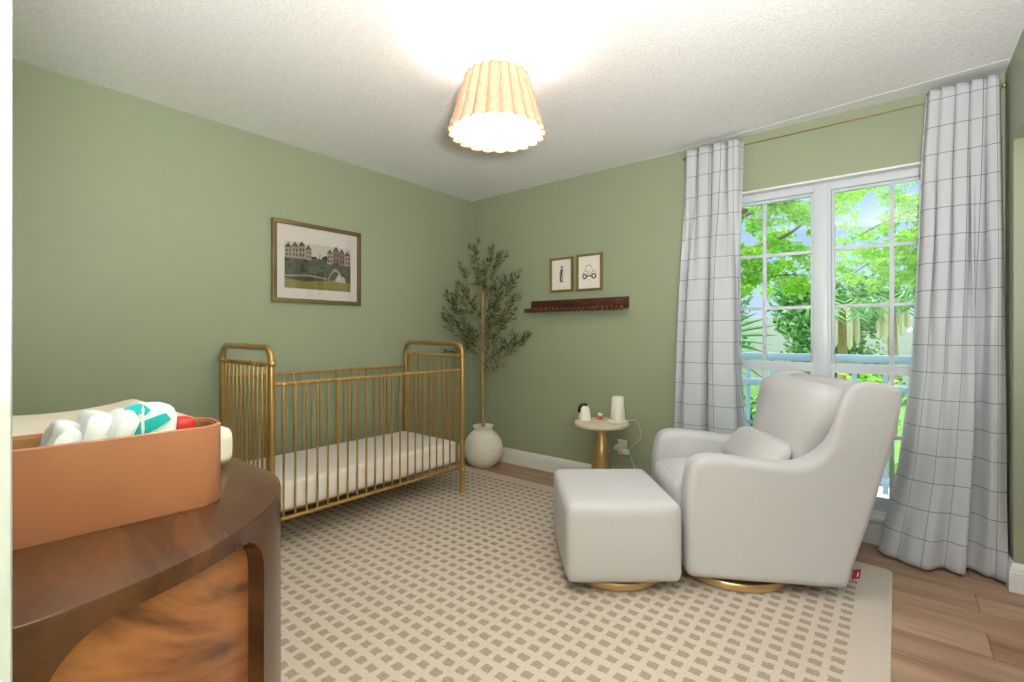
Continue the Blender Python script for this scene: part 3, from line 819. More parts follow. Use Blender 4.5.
# small orange tipped toy
tx_, ty_ = TX-.045, TY+.06
toy = thing('pacifier', (tx_, ty_, ZT), 'tiny white and orange pacifier lying on the side table', 'pacifier')
MB().rbox((tx_, ty_, ZT+.014), (.020, .010, .013), .009).build('shield', M['orange'], toy)
MB().ball((tx_+.004, ty_-.002, ZT+.036), .014, 12, 8, (1.2, .8, .8)).tube([(tx_-.006, ty_, ZT+.022), (tx_-.012, ty_, ZT+.05)], .006, 8).build('ring', M['plastic'], toy)
def cord(name, pts, label, r=.0028):
    o = MB().tube(spline(pts, 10), r, 8).build(name, M['cord']); tag(o, label, 'cord', 'white cords by the side table'); return o
cord('power_cord', [(bx+.045, by+.005, ZT+.010), (bx+.075, by+.02, ZT+.004), (tx_-.035, ty_+.02, ZT+.004), (tx_-.06, TY+.10, ZT+.004)], 'short white cord lying on the table top beside the baby monitor')
cord('power_cord', [(TX-.115, TY+.165, ZT-.01), (TX-.118, -.055, .42), (TX-.10, -.045, .30), (TX-.075, -.040, .17), (TX-.05, -.030, .145), (TX-.02, -.028, .16)], 'white cord hanging down behind the pedestal towards the baseboard')
cord('power_cord', [(sx+.068, sy+.005, ZT+.010), (sx+.095, -.12, ZT+.012), (sx+.105, -.06, ZT-.06), (sx+.10, -.05, .40), (1.635, -.045, .30), (1.66, -.045, .235), (1.695, -.05, .15), (1.71, -.05, .03)], 'white cord running from the night light down the wall')
cord('power_cord', [(1.518, -.045, .305), (1.49, -.07, .27), (1.475, -.07, .17), (1.475, -.06, .02)], 'white cord hanging from the left of the wall outlet')
cord('power_cord', [(1.93, -.03, .02), (1.90, -.035, .14), (1.93, -.03, .22), (1.98, -.03, .25)], 'loose cord end on the wall beside the far armchair arm')
ou = thing('wall_outlet', (1.565, 0, .31), 'white wall outlet with plugged adapters under the side table', 'outlet')
MB().box(1.528, 1.602, -.006, 0, .250, .365, .002).build('cover_plate', M['plastic'], ou)
MB().box(1.515, 1.56, -.045, -.006, .285, .325, .005).build('adapter', M['plastic'], ou)
MB().box(1.572, 1.628, -.040, -.006, .262, .295, .005).build('adapter', M['plastic'], ou)

# ------------------------------------------------------------------ armchair
A0 = Vector((2.452, -1.157, 0)); TH = R(31)
U = Vector((math.cos(TH), math.sin(TH), 0)); Wv = Vector((-math.sin(R(36)), math.cos(R(36)), 0))
def fr(u, w, z): return A0+U*u+Wv*w+Vector((0, 0, z))
chair = thing('armchair', tuple(fr(.33, .35, RZ)), 'white upholstered swivel glider armchair on a round gold base by the window', 'armchair')
prof = [(.03, .060), (.30, .058), (.62, .056), (.657, .058), (.672, .078), (.687, .145), (.745, .323), (.803, .532), (.854, .739), (.878, .905), (.872, .928), (.845, .944), (.803, .955), (.731, .960), (.690, .950), (.660, .920), (.637, .850), (.613, .760),
        (.595, .690), (.550, .628), (.493, .594), (.43, .586), (.385, .589), (.246, .605), (.123, .616), (.058, .606), (.019, .577), (.000, .51), (-.010, .40), (-.010, .10), (.002, .070)]
prof = [tuple(p) for p in chaikin(prof, 2)]
CW = .70; AT = .125
for w0, w1 in ((0, AT), (CW-AT, CW)):
    def frw(u, w, z, far=w0 > 0):
        k = 1-.58*smooth((z-.56)/.22)
        return fr(u, CW-(CW-w)*k if far else w*k, z)
    MB().slab(prof, w0, w1, .034, frw, 6).build('arm', M['boucle'], chair, angle=180)
# front rail under the seat, back panel between the wings
MB().slab([tuple(p) for p in chaikin([(.02, .07), (.60, .07), (.60, .30), (.02, .30), (.012, .28), (.012, .09)], 1)], AT-.03, CW-AT+.03, .01, fr, 3).build('seat_base', M['boucle'], chair)
bp = chaikin([(.50, .09), (.64, .07), (.672, .085), (.687, .145), (.745, .323), (.803, .532), (.854, .739), (.874, .90), (.868, .926), (.84, .938), (.803, .946), (.76, .945), (.725, .92), (.68, .70), (.60, .40)], 2)
MB().slab([tuple(p) for p in bp], .04, CW-.04, .012, fr, 3).build('backrest', M['boucle'], chair, angle=180)
Mr = Matrix((( U.x, Wv.x, 0), (U.y, Wv.y, 0), (0, 0, 1)))
def tilt(a): return Mr @ Matrix.Rotation(a, 3, 'Y')
def seat_fn(t, p):
    t.z -= .012*max(0, p.x)*1.5; return t
MB().rbox(fr(.285, CW/2, .385), (.305, CW/2-AT-.002, .088), .055, (.018, 0, .020), 12, Mr, seat_fn).build('seat_cushion', M['boucle'], chair, angle=180)
def back_fn(t, p):
    # crown the top, pull in the corners a little
    t.x -= .03*(1-p.y*p.y)*(1-p.z*p.z)*(1 if p.x < 0 else 0)
    t.y *= 1+.30*smooth((t.z+.10)/.22)
    t.z += .016*(1-p.y*p.y)*(1 if p.z > 0 else 0)
    if p.x < 0: t.x += .012*noise.noise(Vector((t.y*9, t.z*8, 2)))
    return t
MB().rbox(fr(.630, CW/2, .685), (.112, CW/2-AT-.002, .238), .062, (.0, .0, .0), 14, tilt(R(14)), back_fn).build('back_cushion', M['boucle'], chair, angle=180)
BC = fr(.275, .275, 0)
sw = MB().lathe([(.262, 0), (.266, .004), (.266, .028), (.262, .034), (.06, .036), (.06, .068)], (BC.x, BC.y, RZ), 64).build('swivel_base', M['gold_base'], chair)
tg = MB().slab([(.684, .098), (.716, .104), (.722, .145), (.692, .140)], .020, .024, .001, fr, 1).build('tag', M['redtag'], chair, smooth=False)
tg['label'] = 'small red woven tag'
MB().slab([(.704, .112), (.708, .113), (.711, .130), (.707, .129)], .0186, .0199, .0004, fr, 1).build('tag_mark', M['paper'], tg, smooth=False)
# lumbar pillow
def lum_fn(t, p):
    k = 1-.55*(abs(p.y)**4)*.5-.25*(abs(p.z)**4); t.x *= k; return t
lp = MB().rbox(fr(.430, CW/2+.005, .560), (.064, .236, .115), .058, (.012, 0, 0), 12, tilt(R(38)), lum_fn).build('lumbar_pillow', M['boucle'], angle=180)
tag(lp, 'small white lumbar pillow resting on the armchair seat', 'pillow')

# ------------------------------------------------------------------ ottoman
O0 = Vector((2.058, -1.553, 0)); TO = R(40)
Uo = Vector((math.cos(TO), math.sin(TO), 0)); Wo = Vector((-math.sin(TO), math.cos(TO), 0))
def fo(u, w, z): return O0+Uo*u+Wo*w+Vector((0, 0, z))
ott = thing('ottoman', tuple(fo(.255, .29, RZ)), 'white upholstered square ottoman on a round gold base', 'ottoman')
Mo = Matrix(((Uo.x, Wo.x, 0), (Uo.y, Wo.y, 0), (0, 0, 1)))
MB().rbox(fo(.254, .291, .239), (.257, .292, .176), .036, (.010, .010, .008), 14, Mo).build('upholstered_body', M['boucle'], ott, angle=180)
OC = fo(.262, .258, 0)
MB().lathe([(.218, 0), (.222, .004), (.222, .030), (.218, .035), (.06, .036), (.06, .072)], (OC.x, OC.y, RZ), 56).build('swivel_base', M['gold_base'], ott)

# ------------------------------------------------------------------ dresser
DH = .86; DCX, DCY, DA, DB = 2.086, -3.25, .374, .412; DX0 = 1.22
dr = thing('dresser', (1.6, DCY, 0), 'walnut dresser with rounded ends and an arched recessed end panel', 'dresser')
EX = 1.11
def pw(v): return math.copysign(abs(v)**EX, v)
DAN = -math.asin(((3.484+DCY)/DB)**(1/EX))
def outline(off=0, n=40):
    pts = []
    for k in range(n+1):
        a = DAN+(PI/2-DAN)*k/n; pts.append(((DA+off)*pw(math.cos(a))+DCX, (DB+off)*pw(math.sin(a))+DCY))
    for k in range(n+1):
        a = PI/2+(PI/2-DAN)*k/n; pts.append(((DA+off)*pw(math.cos(a))+DX0, (DB+off)*pw(math.sin(a))+DCY))
    return pts
def prism(m, pts, z0, z1, bev=0):
    k = len(pts); b = len(m.v)
    rings = [(0, z0), (0, z1-bev), (bev*.3, z1-bev*.3), (bev, z1)] if bev else [(0, z0), (0, z1)]
    for ins_, z in rings:
        for x, y in pts:
            c = Vector((min(max(x, DX0), DCX), DCY)); d = Vector((x, y))-c; d = d.normalized()*(d.length-ins_) if d.length > 0 else d
            m.v.append(Vector((c.x+d.x, c.y+d.y, z)))
    for q in range(len(rings)-1):
        for i in range(k): j = (i+1) % k; m.f.append((b+q*k+i, b+q*k+j, b+(q+1)*k+j, b+(q+1)*k+i))
    m.f.append(tuple(b+i for i in reversed(range(k)))); m.f.append(tuple(b+(len(rings)-1)*k+i for i in range(k)))
prism(tp_ := MB(), outline(0), DH-.012, DH, .003)
tp_.build('top', M['walnut'], dr, angle=30)
prism(core := MB(), outline(-.034), .05, DH-.022)
core.build('carcass', M['walnut'], dr)
prism(pl := MB(), outline(-.05), 0, .05)
pl.build('plinth', M['walnut'], dr)
# curved face: outer skin with rounded openings, pos runs along the outline arc length
ol = outline(0, 60)
cum = [0]
for i in range(1, len(ol)+1):
    a = ol[i-1]; b_ = ol[i % len(ol)]; cum.append(cum[-1]+math.hypot(b_[0]-a[0], b_[1]-a[1]))
TOT = cum[-1]
def along(s, off=0):
    s = s % TOT
    for i in range(len(ol)):
        if s <= cum[i+1]:
            t = (s-cum[i])/max(1e-9, cum[i+1]-cum[i]); a = ol[i]; b_ = ol[(i+1) % len(ol)]
            x, y = a[0]+(b_[0]-a[0])*t, a[1]+(b_[1]-a[1])*t
            c = Vector((min(max(x, DX0), DCX), DCY)); ell = Vector((x, y))-c
            nn = Vector((ell.x/DA**2, ell.y/DB**2)) if (x > DCX or x < DX0) else Vector((0, ell.y))
            nn = nn.normalized(); return Vector((x+nn.x*off, y+nn.y*off))
    return Vector(ol[-1])
END = cum[60]     # arc length of the right end
FR = DCX-DX0      # straight front
z0f, z1f = .05, DH-.012
def s_at(deg):
    q = (R(deg)-DAN)/(PI/2-DAN)*60; i = min(59, int(q)); return cum[i]+(cum[i+1]-cum[i])*(q-i)
def skin_with_opening(name, s0, s1, o0, o1, zo0, zo1, rad, panel_mat, panel_name):
    """strip of the outer skin s0..s1 with a rounded rectangular opening o0..o1, reveal and sunk panel"""
    m = MB(); nseg = 14
    loop = []
    for cs, cz_, a0 in ((o1-rad, zo1-rad, 0), (o0+rad, zo1-rad, 90), (o0+rad, zo0+rad, 180), (o1-rad, zo0+rad, 270)):
        for k in range(nseg+1): a = R(a0+90*k/nseg); loop.append((cs+rad*math.cos(a), cz_+rad*math.sin(a)))
    # densify straight runs
    dense = []
    for i in range(len(loop)):
        a, b_ = loop[i], loop[(i+1) % len(loop)]; L = math.hypot(b_[0]-a[0], b_[1]-a[1]); q = max(1, int(L/.02))
        for k in range(q): dense.append((a[0]+(b_[0]-a[0])*k/q, a[1]+(b_[1]-a[1])*k/q))
    cs, cz_ = (o0+o1)/2, (zo0+zo1)/2
    outer_ = []
    for s, z in dense:
        ds, dz = s-cs, z-cz_
        t = min(((s1-cs) if ds > 0 else (cs-s0))/max(1e-6, abs(ds)), ((z1f-cz_) if dz > 0 else (cz_-z0f))/max(1e-6, abs(dz)))
        outer_.append((cs+ds*t, cz_+dz*t))
    k = len(dense); NR = 8
    for q in range(NR+1):
        for (a, c), (b_, d) in zip(outer_, dense):
            s = a+(b_-a)*q/NR; z = c+(d-c)*q/NR; p = along(s, 0); m.v.append(Vector((p.x, p.y, z)))
    for offv in (-.004, -.030):
        for s, z in dense: p = along(s, offv); m.v.append(Vector((p.x, p.y, z)))
    for q in range(NR+2):
        for i in range(k): j = (i+1) % k; m.f.append((q*k+i, q*k+j, (q+1)*k+j, (q+1)*k+i))
    m.build(name, M['walnut'], dr, angle=50)
    pm_ = MB(); ns, nz_ = 30, 6
    for j in range(nz_+1):
        for i in range(ns+1):
            p = along(o0+(o1-o0)*i/ns, -.026); pm_.v.append(Vector((p.x, p.y, zo0+(zo1-zo0)*j/nz_)))
    for j in range(nz_):
        for i in range(ns): a = j*(ns+1)+i; pm_.f.append((a, a+1, a+ns+2, a+ns+1))
    return pm_.build(panel_name, panel_mat, dr)
skin_with_opening('end_frame', 0, END, s_at(1), s_at(48), .10, DH-.029, .075, M['walnut_panel'], 'end_panel')
skin_with_opening('front_frame', END, END+FR, END+.05, END+FR-.05, .10, DH-.029, .075, M['walnut_panel'], 'drawer_front')
skin_with_opening('end_frame', END+FR, END*2+FR, END*2+FR-s_at(48), END*2+FR-s_at(1), .10, DH-.029, .075, M['walnut_panel'], 'end_panel')

# changing pad with contoured sides
def pad_fn(t, p):
    t.z += (.030*abs(p.y)**2.2-.010) if p.z > 0 else 0
    return t
PDX0, PDX1, PDY0, PDY1 = 1.14, 1.985, -3.30, -2.866
pad = MB().rbox(((PDX0+PDX1)/2, (PDY0+PDY1)/2, DH+.037), ((PDX1-PDX0)/2, (PDY1-PDY0)/2, .037), .030, (0, 0, 0), 16, None, pad_fn).build('changing_pad', M['pad'], angle=180)
tag(pad, 'cream contoured changing pad on the dresser behind the leather caddy', 'changing pad')

# leather caddy
KX0, KX1, KY0, KY1, KH = 2.076, 2.212, -3.36, -2.970, .142
cad = thing('leather_caddy', ((KX0+KX1)/2, (KY0+KY1)/2, DH), 'tan leather diaper caddy on the dresser top', 'caddy')
def rrect(x0, x1, y0, y1, r, n=8):
    o_ = []
    for cx_, cy_, a0 in ((x1-r, y1-r, 0), (x0+r, y1-r, 90), (x0+r, y0+r, 180), (x1-r, y0+r, 270)):
        for k in range(n+1): a = R(a0+90*k/n); o_.append((cx_+r*math.cos(a), cy_+r*math.sin(a)))
    return o_
def tray(rings, mat, name, parent):
    m = MB(); k = len(rings[0][0])
    for pts, z in rings: m.v += [Vector((x, y, z)) for x, y in pts]
    for q in range(len(rings)-1):
        for i in range(k): j = (i+1) % k; m.f.append((q*k+i, q*k+j, (q+1)*k+j, (q+1)*k+i))
    m.f.append(tuple(reversed(range(k)))); m.f.append(tuple((len(rings)-1)*k+i for i in range(k)))
    return m.build(name, mat, parent, angle=35)
rr_out = lambda d, r=.045: rrect(KX0+d, KX1-d, KY0+d, KY1-d, r-d*.6)
tray([(rr_out(.002), DH), (rr_out(0), DH+.004), (rr_out(0), DH+KH-.002), (rr_out(.0015), DH+KH), (rr_out(.005), DH+KH), (rr_out(.0055), DH+KH-.003), (rr_out(.0055), DH+.006)], M['leather'], 'shell', cad)
tray([(rr_out(.0056), DH+.007), (rr_out(.0060), DH+KH-.006), (rr_out(.0075), DH+KH-.006), (rr_out(.0076), DH+.008)], M['leather_in'], 'lining', cad)

cad.rotation_euler = (0, 0, R(-4))
# folded diapers standing in the caddy
def diaper_mesh(th, wd, ht, seed):
    rn = random.Random(seed)
    m = MB()
    def fn(t, p):
        # scalloped side, soft top, pinched waist
        t.z -= .016*abs(p.x)**3*(1 if p.z > 0 else 0)
        t.x *= 1-.16*math.exp(-((p.z-.1)/.35)**2)
        t.y += .006*math.sin(p.x*9+seed)*max(0, p.z)+.005*noise.noise(Vector((t.x*60, t.z*28, seed)))
        return t
    m.rbox((0, 0, ht/2), (wd/2, th/2, ht/2), th*.45, (0, .004, 0), 12, None, fn)
    return m
dl = [(-3.236, 20, .168, 'white folded diaper leaning at the left end of the row in the leather caddy'),
      (-3.198, 19, .178, 'white folded diaper in the middle of the row in the leather caddy'),
      (-3.160, 18, .176, 'white folded diaper next to the teal printed diaper in the caddy')]
for i, (y, tl, ht_, lab) in enumerate(dl):
    o = diaper_mesh(.026, .100, ht_, i*3+1)
    dp = o.build('folded_diaper', M['diaper'], None, angle=180)
    dp.location = ((KX0+KX1)/2, y, DH+.010); dp.rotation_euler = (R(-tl), 0, R(4*(i % 2)-2))
    tag(dp, lab, 'diaper', 'diapers in the caddy')
tdp = thing('folded_diaper', ((KX0+KX1)/2+.012, -3.078, DH+.010), 'white folded diaper with teal print in the leather caddy', 'diaper', 'diapers in the caddy')
tdp.rotation_euler = (R(-4), 0, R(66))
bd = diaper_mesh(.026, .082, .176, 31); bo = new_obj('pad_body', bd.v, bd.f, M['diaper'], tdp, True, 180)
def band(pts, width):
    """printed patch on the face towards the door"""
    m = MB(); sp = spline(pts, 8); k = len(sp)
    for i, p in enumerate(sp):
        t = (sp[min(i+1, k-1)]-sp[max(i-1, 0)]).normalized(); nn = Vector((-t.z, 0, t.x))
        wi = width*(.7+.5*math.sin(PI*i/(k-1)))
        for s_ in (-1, 1):
            for dy in (-.0185, -.004): m.v.append(p+nn*wi*s_*.5+Vector((0, dy, 0)))
    for i in range(k-1):
        b0 = i*4; b1 = b0+4
        m.f += [(b0, b0+2, b1+2, b1), (b0+1, b1+1, b1+3, b0+3), (b0, b1, b1+1, b0+1), (b0+2, b0+3, b1+3, b1+2)]
    m.f += [(0, 1, 3, 2), ((k-1)*4, (k-1)*4+2, (k-1)*4+3, (k-1)*4+1)]
    return m
for pts, wd_ in (([(-.032, 0, .142), (-.026, 0, .160), (-.010, 0, .166), (.002, 0, .158)], .015), ([(-.030, 0, .098), (-.016, 0, .124), (.008, 0, .138), (.031, 0, .150)], .019)):
    bm_ = band(pts, wd_); new_obj('teal_print', bm_.v, bm_.f, M['teal'], tdp, True, 40)['label'] = 'teal printed patch'
# red lid of something behind
rl = MB().rbox((KX0+.062, -3.020, DH+.118), (.022, .018, .034), .012).build('red_bottle_cap', M['red'])
rl.name = 'red_bottle'
tag(rl, 'red bottle top peeking out of the leather caddy', 'bottle')

# ------------------------------------------------------------------ outdoors
struct(MB().box(-14, 20, .15, 40, -.42, -.30).build('ground', M['lawn']), 'lawn outside the window')
struct(MB().box(-3, 7, .15, 1.35, -.30, -.02).build('terrace', M['terrace']), 'pale terrace outside the window')
RY = 1.15
rail = thing('balcony_railing', (2.6, RY, -.02), 'blue grey metal railing outside the window', 'railing')
for z, h in ((.975, .030), (.755, .026), (.07, .026)):
    MB().box(-1, 6.2, RY-.022, RY+.022, z-h, z+h, .004).build('rail', M['rail'], rail)
x = -1.0; bal = None
xs = []
while x < 6.2: xs.append(x); x += .187
for i, x in enumerate(xs):
    MB().box(x-.016, x+.016, RY-.016, RY+.016, -.02, .96, .002).build('baluster', M['rail'], rail)

rl_ = random.Random(21)
def leaf_cloud(blobs, count, size, aspect=.55, flat=0):
    V, Fl = [], []
    for i in range(count):
        c, r = blobs[rl_.randrange(len(blobs))]
        while True:
            q = Vector((rl_.uniform(-1, 1), rl_.uniform(-1, 1), rl_.uniform(-1, 1)))
            if .15 < q.length <= 1: break
        p = Vector(c)+Vector((q.x*r[0], q.y*r[1], q.z*r[2]))
        d = Vector((rl_.gauss(0, 1), rl_.gauss(0, 1), rl_.gauss(-.1, .7))).normalized()
        s = d.cross(Vector((rl_.gauss(0, 1), rl_.gauss(0, 1), rl_.gauss(0, 1)))).normalized()
        L = size*rl_.uniform(.6, 1.3); W_ = L*aspect; b = len(V)
        V += [p, p+d*L*.45+s*W_*.5, p+d*L, p+d*L*.45-s*W_*.5]; Fl.append((b, b+1, b+2, b+3))
    m = MB(); m.v = V; m.f = Fl; return m
def outdoor_tree(name, base, branches, leafs, size, mat, label, trunk_r, group='trees outside the window', push=0):
    far = lambda p: (p[0]+(p[0]-3.18)/(p[1]+3.32)*push, p[1]+push, p[2]+max(0, p[2]-1.17)/(p[1]+3.32)*push)
    base = far(base); branches = [([far(p) for p in pts], r0, r1, lf) for pts, r0, r1, lf in branches]
    t = thing(name, base, label, 'tree', group)
    tk = MB(); blobs = []
    for bi, (pts, r0, r1, lf) in enumerate(branches):
        sp = spline(pts, 8); k = len(sp)
        m = MB().tube(sp, [r0+(r1-r0)*i/(k-1) for i in range(k)], 9)
        m.build('trunk' if bi == 0 else 'branch', M['tree_bark'], t)
        if lf:
            for i in range(k//4, k, 2):
                for q in range(lf):
                    c = sp[i]+Vector((rl_.gauss(0, .22), rl_.gauss(0, .25), rl_.gauss(.02, .14)))
                    blobs.append((c, (rl_.uniform(.12, .26), rl_.uniform(.15, .3), rl_.uniform(.05, .11))))
    tag(leaf_cloud(blobs, leafs, size).build('foliage', mat, t, smooth=False), kind='stuff')
    return t
outdoor_tree('shade_tree', (.35, 5.2, -.3), [
    ([(.35, 5.2, -.3), (.5, 5.15, .9), (.75, 5.0, 2.0), (1.2, 4.9, 3.0), (1.7, 4.85, 3.9), (2.1, 4.9, 4.6)], .13, .04, 2),
    ([(.8, 5.0, 2.1), (1.3, 5.1, 2.5), (1.9, 5.2, 2.75), (2.4, 5.2, 3.2)], .05, .012, 3),
    ([(1.2, 4.9, 3.0), (1.6, 4.6, 3.1), (2.1, 4.4, 3.45), (2.5, 4.3, 3.5)], .035, .01, 3),
    ([(.6, 5.1, 1.5), (1.1, 5.3, 1.9), (1.6, 5.4, 2.1), (2.0, 5.5, 2.1)], .04, .01, 3),
    ([(1.5, 4.9, 3.6), (1.1, 5.0, 4.0), (.6, 5.1, 4.2), (.2, 5.2, 4.5)], .03, .01, 3),
    ([(.5, 5.15, 1.0), (-.2, 5.3, 2.0), (-.8, 5.4, 3.0), (-1.4, 5.5, 3.8)], .06, .015, 4),
  ], 26000, .07, M['lime'], 'bright green tree whose limb crosses the left window panes', .1)
outdoor_tree('shade_tree', (5.4, 5.6, -.3), [
    ([(5.4, 5.6, -.3), (5.3, 5.6, 1.0), (5.0, 5.5, 2.2), (4.6, 5.4, 3.2), (4.3, 5.3, 4.2)], .12, .04, 2),
    ([(5.0, 5.5, 2.2), (4.4, 5.4, 2.5), (3.8, 5.3, 2.5), (3.3, 5.2, 2.25)], .04, .01, 3),
    ([(4.6, 5.4, 3.2), (4.0, 5.2, 3.4), (3.4, 5.1, 3.3), (2.7, 5.0, 3.15)], .035, .008, 3),
    ([(4.5, 5.4, 3.6), (3.9, 5.3, 3.9), (3.3, 5.2, 4.0), (2.6, 5.2, 4.05)], .03, .008, 3),
    ([(5.2, 5.6, 1.5), (4.6, 5.6, 1.9), (4.1, 5.6, 2.0), (3.6, 5.6, 1.9)], .04, .01, 3),
    ([(5.2, 5.6, 1.8), (5.9, 5.6, 2.5), (6.5, 5.6, 3.2)], .05, .01, 4),
    ([(5.2, 5.6, 1.5), (4.3, 5.4, 2.15), (3.7, 5.3, 2.25), (3.25, 5.3, 1.95)], .03, .008, 5),
    ([(5.2, 5.6, 1.8), (4.4, 5.5, 2.4), (3.8, 5.3, 2.6), (3.2, 5.2, 2.4), (2.7, 5.2, 2.05)], .03, .008, 4),
    ([(4.6, 5.4, 3.2), (3.9, 5.0, 3.0), (3.2, 4.9, 2.75), (2.7, 4.9, 2.5)], .03, .008, 3),
    ([(4.3, 5.3, 4.2), (3.6, 5.2, 4.3), (3.0, 5.1, 4.35), (2.4, 5.1, 4.4)], .03, .008, 4),
    ([(5.0, 5.5, 2.2), (4.2, 5.1, 2.9), (3.7, 4.9, 3.0), (3.3, 4.9, 2.9)], .03, .008, 3),
  ], 26000, .075, M['lime'], 'bright green tree with branches reaching in from the right window side', .1, push=1.7)
def shrub(x, y, w_, h, d, mat, cnt, label, nb_=14, size=.10):
    t = thing('garden_shrub', (x, y, -.3), label, 'shrub', 'shrubs beyond the railing')
    bl = []
    for k in range(nb_): bl.append(((x+rl_.uniform(-.38, .38)*w_, y+rl_.uniform(-.35, .35)*d, -.3+h*rl_.uniform(.12, .86)), (w_*.2, d*.22, h*.14)))
    st = MB()
    for k in range(5):
        a = Vector((x+rl_.uniform(-.08, .08)*w_, y, -.3)); st.tube([a, a+Vector((rl_.uniform(-.2, .2)*w_, rl_.uniform(-.2, .2)*d, h*.75))], [.02, .006], 6)
    st.build('stems', M['tree_bark'], t)
    tag(leaf_cloud(bl, cnt, size).build('foliage', mat, t, smooth=False), kind='stuff')
    return t
shrub(1.12, 2.15, .68, 1.05, .5, M['mid'], 1300, 'low green shrub behind the railing below the left window')
shrub(1.98, 2.35, .68, 1.0, .5, M['mid'], 1300, 'low green shrub behind the railing beside the mullion')
shrub(2.84, 2.3, .68, 1.15, .5, M['lime'], 1300, 'lime green shrub behind the railing below the right window')
shrub(3.66, 2.3, .78, 1.1, .5, M['mid'], 1300, 'low green shrub behind the railing by the right curtain')
shrub(-.9, 9.3, 2.35, 3.2, 1.3, M['pale'], 6500, 'tall pale shrub behind the palm frond', 44, .15)
shrub(2.1, 9.3, 2.35, 3.1, 1.3, M['mid'], 6500, 'tall green shrub behind the left window panes', 44, .15)
shrub(5.1, 9.3, 2.35, 3.1, 1.3, M['pale'], 6500, 'tall pale shrub behind the right window panes', 44, .15)
shrub(-3.9, 9.3, 2.35, 3.2, 1.3, M['mid'], 4200, 'tall green shrub beyond the lawn at the far left', 30, .18)
shrub(8.1, 9.3, 2.35, 3.2, 1.3, M['mid'], 4200, 'tall green shrub beyond the lawn at the far right', 30, .18)
# fan palm on the left
palm = thing('fan_palm', (1.05, 3.3, -.3), 'fan palm frond spreading behind the left window', 'palm', 'palms outside the window')
MB().tube([(1.05, 3.3, -.3), (1.08, 3.3, .4), (1.15, 3.28, .9), (1.3, 3.25, 1.22)], [.04, .03, .02, .012], 8).build('stalk', M['bark'], palm)
pm2 = MB(); hub = Vector((1.22, 3.25, 1.10))
for k in range(24):
    a = R(-62+9.2*k); L = .84+.10*math.sin(k*.9)
    d = Vector((math.cos(a), -.25+.02*k/24, math.sin(a)*.8)).normalized(); s = Vector((-math.sin(a), .0, math.cos(a))).normalized()
    dz = Vector((0, 0, -.10))
    b = len(pm2.v)
    for t_ in (0.02, .35, .7, 1.0):
        wdt = .034*(1-t_)**.6*(.35+t_*1.2) if t_ < 1 else .001
        c = hub+d*L*t_+dz*t_*t_
        pm2.v += [c-s*wdt, c+Vector((0, -.012, .0)), c+s*wdt]
    for q in range(3):
        for e_ in range(2): i0 = b+q*3+e_; pm2.f.append((i0, i0+1, i0+4, i0+3))
pm2.build('frond', M['palm'], palm, smooth=False)
# feather palms with pale hanging dry leaves on the right
def drypalm(x, y, h, label, seed):
    rn = random.Random(seed)
    t = thing('garden_palm', (x, y, -.3), label, 'palm', 'palms outside the window')
    MB().tube([(x, y, -.3), (x+.02, y, h*.5), (x, y, h)], [.07, .06, .05], 9).build('trunk', M['bark'], t)
    g = MB(); dry = MB()
    for k in range(11):
        a = 2*PI*k/11+rn.uniform(-.2, .2); L = rn.uniform(.36, .48)
        sp = spline([(x, y, h), (x+.35*L*math.cos(a), y+.35*L*math.sin(a), h+.28*L), (x+.8*L*math.cos(a), y+.8*L*math.sin(a), h+.12*L), (x+L*math.cos(a), y+L*math.sin(a), h-.25*L)], 6)
        for i in range(2, len(sp), 2):
            tn = (sp[i]-sp[i-1]).normalized(); sd = tn.cross(Vector((0, 0, 1))).normalized()
            for s_ in (-1, 1):
                p = sp[i]; e_ = p+sd*s_*.16+tn*.08-Vector((0, 0, .05)); b = len(g.v)
                g.v += [p, p+tn*.03+Vector((0,0,.004)), e_, p-tn*.02]; g.f.append((b, b+1, b+2, b+3))
    for k in range(7):
        a = 2*PI*k/7+rn.uniform(-.3, .3); L = rn.uniform(.35, .55); r0 = .07
        sp = spline([(x+r0*math.cos(a), y+r0*math.sin(a), h), (x+.16*math.cos(a), y+.16*math.sin(a), h-.1), (x+.17*math.cos(a), y+.17*math.sin(a), h-L)], 5)
        dry.tube(sp, [.02]+[.032]*(len(sp)-2)+[.008], 6)
    g.build('fronds', M['palm'], t, smooth=False); dry.build('dry_leaves', M['straw'], t)
drypalm(2.62, 4.1, 1.50, 'palm with hanging straw coloured leaves nearest the mullion', 3)
drypalm(3.12, 5.1, 1.62, 'palm with hanging straw coloured leaves in the middle right pane', 5)
drypalm(3.62, 4.0, 1.62, 'palm with hanging straw coloured leaves beside the right curtain', 8)
struct(MB().box(-14, 20, 11.2, 11.4, -.3, 1.6).build('wall_garden', M['garden_wall']), 'white garden wall far outside')

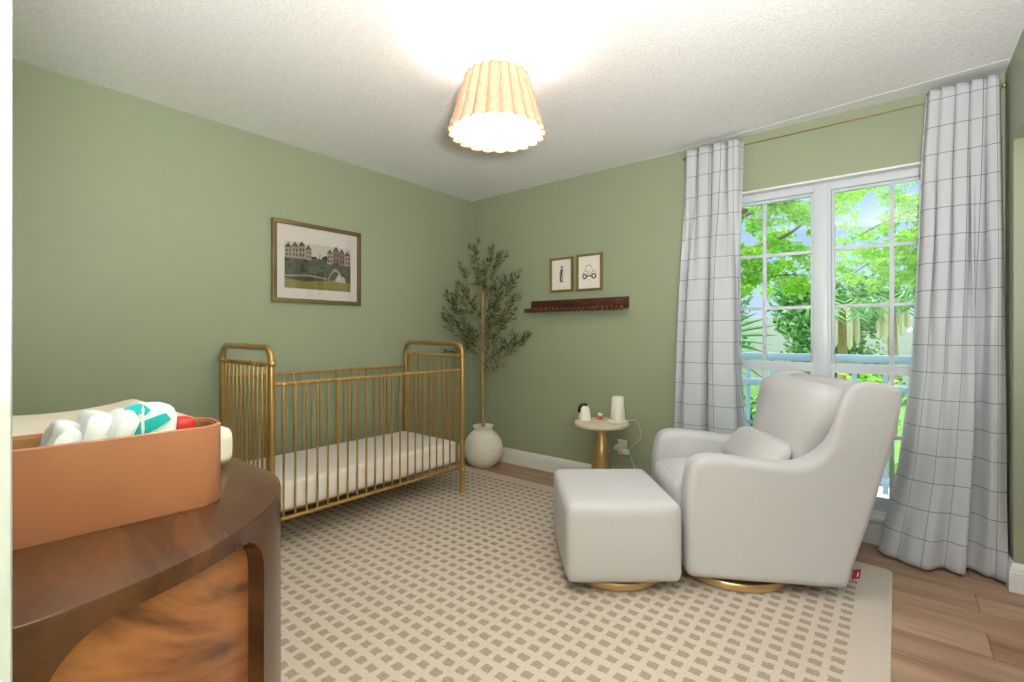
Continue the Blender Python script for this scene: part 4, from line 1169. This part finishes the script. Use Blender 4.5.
# ------------------------------------------------------------------ light
wd = bpy.data.worlds.new('world'); S.world = wd; wd.use_nodes = True
nt = wd.node_tree; nt.nodes.clear()
wo = nt.nodes.new('ShaderNodeOutputWorld'); bg = nt.nodes.new('ShaderNodeBackground')
tc = nt.nodes.new('ShaderNodeTexCoord'); sp_ = nt.nodes.new('ShaderNodeSeparateXYZ'); rp = nt.nodes.new('ShaderNodeValToRGB')
nt.links.new(tc.outputs['Generated'], sp_.inputs[0]); nt.links.new(sp_.outputs['Z'], rp.inputs[0])
e = rp.color_ramp.elements; e[0].position = 0; e[0].color = (.60, .76, .95, 1); e[1].position = .48; e[1].color = (.22, .42, .92, 1)
e2 = e.new(.72); e2.color = (4.6, 5.1, 5.8, 1)
nt.links.new(rp.outputs[0], bg.inputs[0]); bg.inputs[1].default_value = 1.15
nt.links.new(bg.outputs[0], wo.inputs[0])
sun = bpy.data.lights.new('sun', 'SUN'); sun.energy = 2.4; sun.angle = R(1); sun.color = (1, .96, .88)
so = bpy.data.objects.new('sun', sun); COL.objects.link(so); so.rotation_euler = (R(14), R(-44), 0)
bl = bpy.data.lights.new('lamp_bulb', 'POINT'); bl.energy = 30; bl.color = (1, .95, .89); bl.shadow_soft_size = .07
bo_ = bpy.data.objects.new('lamp_bulb', bl); COL.objects.link(bo_); bo_.location = (LX, LY, 2.17)

for nm, loc, e_, c_ in (('hall_fill', (3.0, -4.4, H-.03), 24, (1, .98, .96)), ('dressing_fill', (4.5, -1.1, H-.03), 8, (.92, .98, 1))):  # invented fill lights in the unseen side rooms, without fixtures
    al = bpy.data.lights.new(nm, 'AREA'); al.shape = 'DISK'; al.size = .45; al.energy = e_; al.color = c_
    ao = bpy.data.objects.new(nm, al); COL.objects.link(ao); ao.location = loc
# added fill light beside the camera, aimed up to brighten the ceiling
fl = bpy.data.lights.new('bounce_fill', 'AREA'); fl.shape = 'DISK'; fl.size = .22; fl.energy = 138; fl.color = (1, .985, .965)
fo_ = bpy.data.objects.new('bounce_fill', fl); COL.objects.link(fo_); fo_.location = (3.38, -3.34, 1.22)
fo_.rotation_euler = Vector((-.14, .20, 1)).to_track_quat('-Z', 'Y').to_euler()
S.view_settings.view_transform = 'Standard'; S.view_settings.look = 'None'; S.view_settings.gamma = 1
S.view_settings.exposure = 0; S.view_settings.use_curve_mapping = False
S.cycles.max_bounces = 10; S.cycles.diffuse_bounces = 6; S.cycles.transparent_max_bounces = 16
S.cycles.sample_clamp_indirect = 40
S.cycles.caustics_reflective = False; S.cycles.caustics_refractive = False
